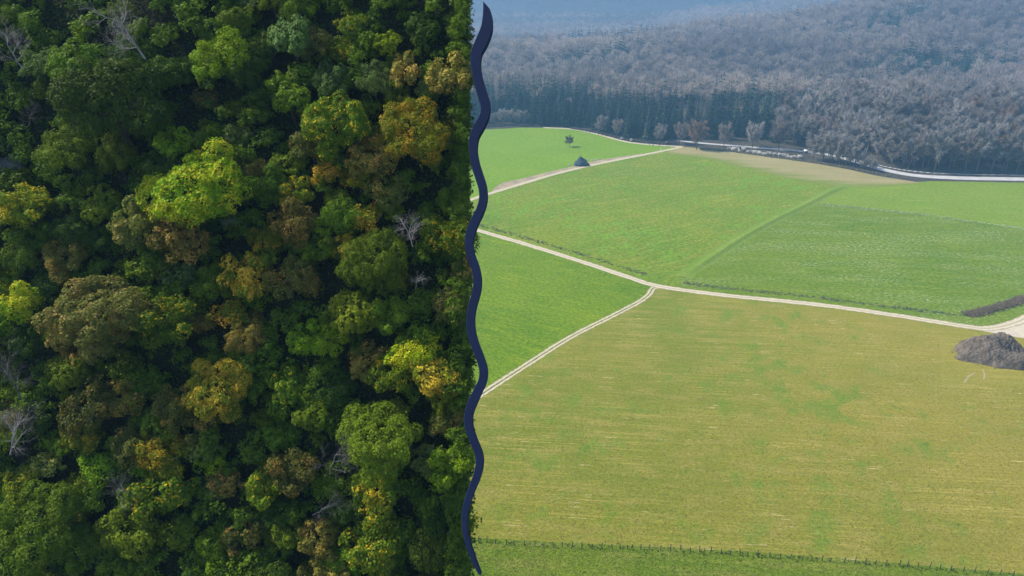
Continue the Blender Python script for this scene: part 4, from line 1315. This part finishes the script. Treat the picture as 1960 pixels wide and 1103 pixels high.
# earth mound at the right edge
def mound():
    c = at(1904, 679); n = 170; V = []
    RX, RY, Hh = 15.0, 11.0, 7.2
    for j in range(n + 1):
        for i in range(n + 1):
            u, v = 2 * i / n - 1, 2 * j / n - 1
            x, y = u * RX * 1.15, v * RY * 1.15
            rr = math.hypot(x / RX, y / RY) * (1 + .34 * mnoise.noise(Vector((u * 1.9, v * 1.9, 9))) + .07 * mnoise.noise(Vector((u * 5, v * 5, 2))))
            prof = max(0, 1 - rr) ** .8
            top = min(prof, .7) / .7
            z = Hh * top
            # a cut into the right hand side facing the viewer, and a lower lobe on the left
            cut = math.exp(-(((u - .30) / .34) ** 2 + ((v + .25) / .24) ** 2))
            z *= 1 - .8 * cut
            lob = math.exp(-(((u + .35) / .3) ** 2 + ((v + .35) / .28) ** 2))
            z += 1.0 * lob * min(1, top * 3)
            ridges = mnoise.noise(Vector((u * 9 + v * 5, v * 2 - u, 4))) * .55 + mnoise.noise(Vector((u * 20, v * 20, 1))) * .55 + mnoise.noise(Vector((u * 5, v * 5, 7))) * .8 + mnoise.noise(Vector((u * 45, v * 45, 3))) * .4
            z += ridges * min(1, top * 2.5)
            V.append((c.x + x, c.y + y, z - .06 if top > 0 else -.3))
    idx = np.arange((n + 1) ** 2).reshape(n + 1, n + 1)
    F = np.stack([idx[:-1, :-1].ravel(), idx[:-1, 1:].ravel(), idx[1:, 1:].ravel(), idx[1:, :-1].ravel()], 1)
    return mesh_np("earth_mound", V, F, None, True)
MOUND = link("earth_mound", mound(), None, soil_mat("dark_spoil", (0.075, 0.062, 0.048), (0.18, 0.152, 0.122), 0.5, 0.9, 0.7, (1, .45, 1)))
tag(MOUND, 'large dark grey brown mound of earth beside the pale gravel yard', 'mound')

rc = np.random.RandomState(3); M = MB(); c0 = at(1904, 679)
for i in range(420):
    a = rc.uniform(0, 6.283); q = rc.normal(1.0, .1); sz = rc.uniform(.12, .42)
    p_ = c0 + Vector((math.cos(a) * 14.2 * q, math.sin(a) * 10.4 * q, sz * .3))
    d1, d2, d3 = rand_dir(rc), rand_dir(rc), rand_dir(rc)
    P_ = [p_ + d1 * sz, p_ + d2 * sz, p_ + d3 * sz, p_ - (d1 + d2 + d3).normalized() * sz]
    for f in ((0, 1, 2), (0, 2, 3), (0, 3, 1), (1, 3, 2)): M.tri(*[P_[q_] for q_ in f])
tag(link("clods", M.mesh("clods"), MOUND, MOUND.data.materials[0]), kind='stuff')

# dark covered heap by the upper track
m_heap = soil_mat("blue_dark_cover", (0.03, 0.055, 0.07), (0.055, 0.085, 0.105), 0.5, 0.8, 0, (1, 1, 1), (0.22, 0.25, 0.26))
p = at(1113, 317)
def heap():
    import bmesh
    bm = bmesh.new(); bmesh.ops.create_icosphere(bm, subdivisions=4, radius=1)
    for v in bm.verts:
        x, y, z = v.co
        z2 = max(z, -.05)
        peak = (1 - .75 * min(1, math.hypot((x + .18) / 1.1, y))) if z > 0 else 0
        n = mnoise.noise(v.co * 2.2) * .14 + mnoise.noise(v.co * 6) * .05
        v.co = Vector((x * 6.0 * (1 + n), y * 4.0 * (1 + n), z2 * (2.6 + 4.6 * peak) * (1 + n)))
    me = bpy.data.meshes.new("covered_heap"); bm.to_mesh(me); bm.free(); return me
tag(link("covered_heap", heap(), None, m_heap, p), 'dark blue green covered heap beside the pale upper track', 'heap')
m_stone = soil_mat("pale_stone", (0.30, 0.28, 0.25), (0.44, 0.41, 0.37), 0.9)
def stones(spec, label, group, mat=m_stone):
    for k, (px, py, s) in enumerate(spec):
        q = at(px, py); o = link("boulder", rock_mesh("boulder", s, s * .8, s * .6, k * 3.1 + px, 2), None, mat, q + Vector((0, 0, s * .2)))
        tag(o, label, 'boulder', group)
stones([(1133, 307.5, 1.1), (1139, 307, 1.3), (1146, 306.5, 1.0), (1125, 305.5, .9)], 'grey boulder lying right of the dark covered heap', 'boulders by the covered heap')
stones([(1090, 316, 1.2)], 'single grey boulder lying left of the dark covered heap', None)
stones([(1243 + 6.3 * k, 277.6 + .55 * k + (k % 3) * .5, .8 + .3 * (k % 2)) for k in range(8)], 'grey stone in the pile at the meadow tip below the spruces', 'stone pile at the meadow tip')

# lone tree in the bright meadow
T, C = bare_tree(9.5, 4.4, 91, 900, 10, .35, .11)
p = at(1090, 281)
o = make_tree("lone_tree", (T, C), (m_barkd, leaf_mat("dark_twigs", (0.05, 0.04, 0.035), (0.10, 0.08, 0.07), trans=0.0)), 'small dark bare tree standing alone in the bright green meadow', 'tree')
o.location = p; o.scale = (1.0, 1.0, .9); o.rotation_euler = (0, R_(-7), 1.0)

# white blossoming bushes
m_blos = leaf_mat("white_blossom", (0.34, 0.31, 0.27), (0.62, 0.59, 0.54), trans=.1)
BL = [crown_mesh(2.4, 500 + i, .5, 4.0, 6, -.6, .5, 12) for i in range(3)]
for m in BL: shift(m, 1.3)
BUSH = None
def stem_mesh(seed):
    r = np.random.RandomState(seed); M = MB()
    for k in range(7):
        a = k * .9; M.tube((0, 0, -.2), (math.cos(a) * 1.0, math.sin(a) * 1.0, 1.8), .07, .03, 4)
    return M.mesh("stem", m_barkd)
stem = stem_mesh(1)
rng = random.Random(9)
def bush(px, py, sc, label, group, mat):
    q = at(px, py)
    root = link("blossom_bush", None, None, None, q); tag(root, label, 'bush', group)
    a = link("foliage", BL[rng.randrange(3)], root, mat); setmat(a, mat)
    link("stem", stem, root)
    root.scale = (sc * 1.1, sc, sc * rng.uniform(.9, 1.25)); root.rotation_euler = (0, 0, rng.uniform(0, 6))
xx = 1396
while xx < 1532:
    bush(xx, np.interp(xx, [1396, 1480, 1540], [288.5, 300, 306.5]) - rng.uniform(0, 3), rng.uniform(.75, 1.15), 'white blossoming bush in the hedge at the top of the dry strip', 'white blossoming bushes along the dry strip', m_blos)
    xx += rng.uniform(6, 9)
for x, y, lab in ((1208, 271, 'small pale blossoming bush at the forest edge, nearest the path bend'), (1190, 268, 'tiny pale bush left of the one at the forest edge'), (1275, 275, 'pale bush behind the stone pile at the meadow tip')):
    bush(x, y, .7, lab, None, m_blos)
hb = along([(1340, 286), (1400, 290), (1480, 301), (1540, 309), (1620, 321), (1700, 338)], 2600, 1.3, 18, 0.03)
tag(tufts("hedge", hb, .3, 1.5, .5, leaf_mat("hedge_twigs", (0.10, 0.10, 0.06), (0.24, 0.21, 0.15)), 19, 4, .8), 'low dark hedge along the upper edge of the dry strip', 'hedge', None, 'stuff')
eb = along([(1095, 246), (1145, 255), (1200, 269), (1255, 275), (1300, 277)], 1200, 1.6, 20, 0.03)
tag(tufts("undergrowth", eb, .4, 2.0, .5, tone_mat("edge_twigs", (0.06, 0.055, 0.045), (0.16, 0.14, 0.12)), 21, 4, .8), 'dry undergrowth along the forest edge above the path', 'undergrowth', None, 'stuff')

# raised hide beside the road
p = at(1541, 300)
root = link("raised_hide", None, None, None, p); tag(root, 'small raised wooden hide with a white roof beside the white bushes', 'hide')
m_wood = plain_mat("grey_boards", (0.10, 0.10, 0.10), .9, .1, .25, 2)
for sx in (-1, 1):
    for sy in (-1, 1):
        M = MB(); M.tube((sx * 1.3, sy * 1.1, -.2), (sx * 1.05, sy * .9, 2.9), .11, .09, 6); link("leg", M.mesh("leg", m_wood), root)
M = MB(); M.box((0, 0, 3.95), 2.3, 2.0, 2.1); M.box((0, -1.02, 4.25), 1.5, .06, .5); link("cabin", M.mesh("cabin", m_wood), root)
M = MB(); M.box((0, 0, 5.12), 3.0, 2.7, .18, (1, 0, 0), (0, .98, .17), (0, -.17, .98)); link("roof", M.mesh("roof", plain_mat("white_roof", (.75, .75, .75), .6)), root)

# pale marker post near the track end
p = at(1265, 289)
M = MB(); M.tube((0, 0, -.2), (0, 0, 1.9), .22, .2, 8); M.tube((0, 0, 1.9), (0, 0, 2.05), .2, .05, 8)
tag(link("marker_post", M.mesh("marker_post", plain_mat("white_post_paint", (.75, .74, .7), .6)), None, None, p), 'short white marker post in the grass near the track end', 'post')

# guard rail along the far side of the road
RAIL = [at(px, py - 6.0 * max(.35, min(1, (py - 285) / 50))) for px, py in ROAD[px_index(ROAD, 2200):px_index(ROAD, 1590)]]
root = link("guard_rail", None, None, None, RAIL[0]); tag(root, 'long grey guard rail following the far side of the white road', 'guard rail')
m_steel = plain_mat("galvanised_steel", (.5, .52, .54), .45, .5, .08, 1, .3)
M = MB()
for a, b in zip(RAIL[:-1], RAIL[1:]):
    d = (b - a); ln = d.length; d.normalize(); s = Vector((-d.y, d.x, 0)); c = (a + b) / 2 - RAIL[0]
    M.box(c + Vector((0, 0, .62)), ln + .05, .07, .34, d, s); M.box(c + Vector((0, 0, .62)) + s * .06, ln + .03, .05, .12, d, s)
link("rail", M.mesh("rail", m_steel), root)
for a in RAIL[::1]:
    M = MB(); M.box(a - RAIL[0] + Vector((0, .1, .35)), .12, .12, .75); link("post", M.mesh("post", m_steel), root)

# ------------------------------------------------------------------ haze
zmax = float(GZ.max()) + 45
hz = MB(); hz.box((500, 3000, (zmax - 6) / 2), 6000, 6600, zmax + 6)
m, nt, out = new_mat("haze_air")
pv = N(nt, "ShaderNodeVolumePrincipled")
pv.inputs['Color'].default_value = c4(HAZE_COLOR)
pv.inputs['Density'].default_value = HAZE_DENSITY
pv.inputs['Anisotropy'].default_value = 0.15
L(nt, pv.outputs[0], out.inputs['Volume'])
tag(link("haze", mesh_np("haze", hz.V, hz.F), None, m), kind='stuff')
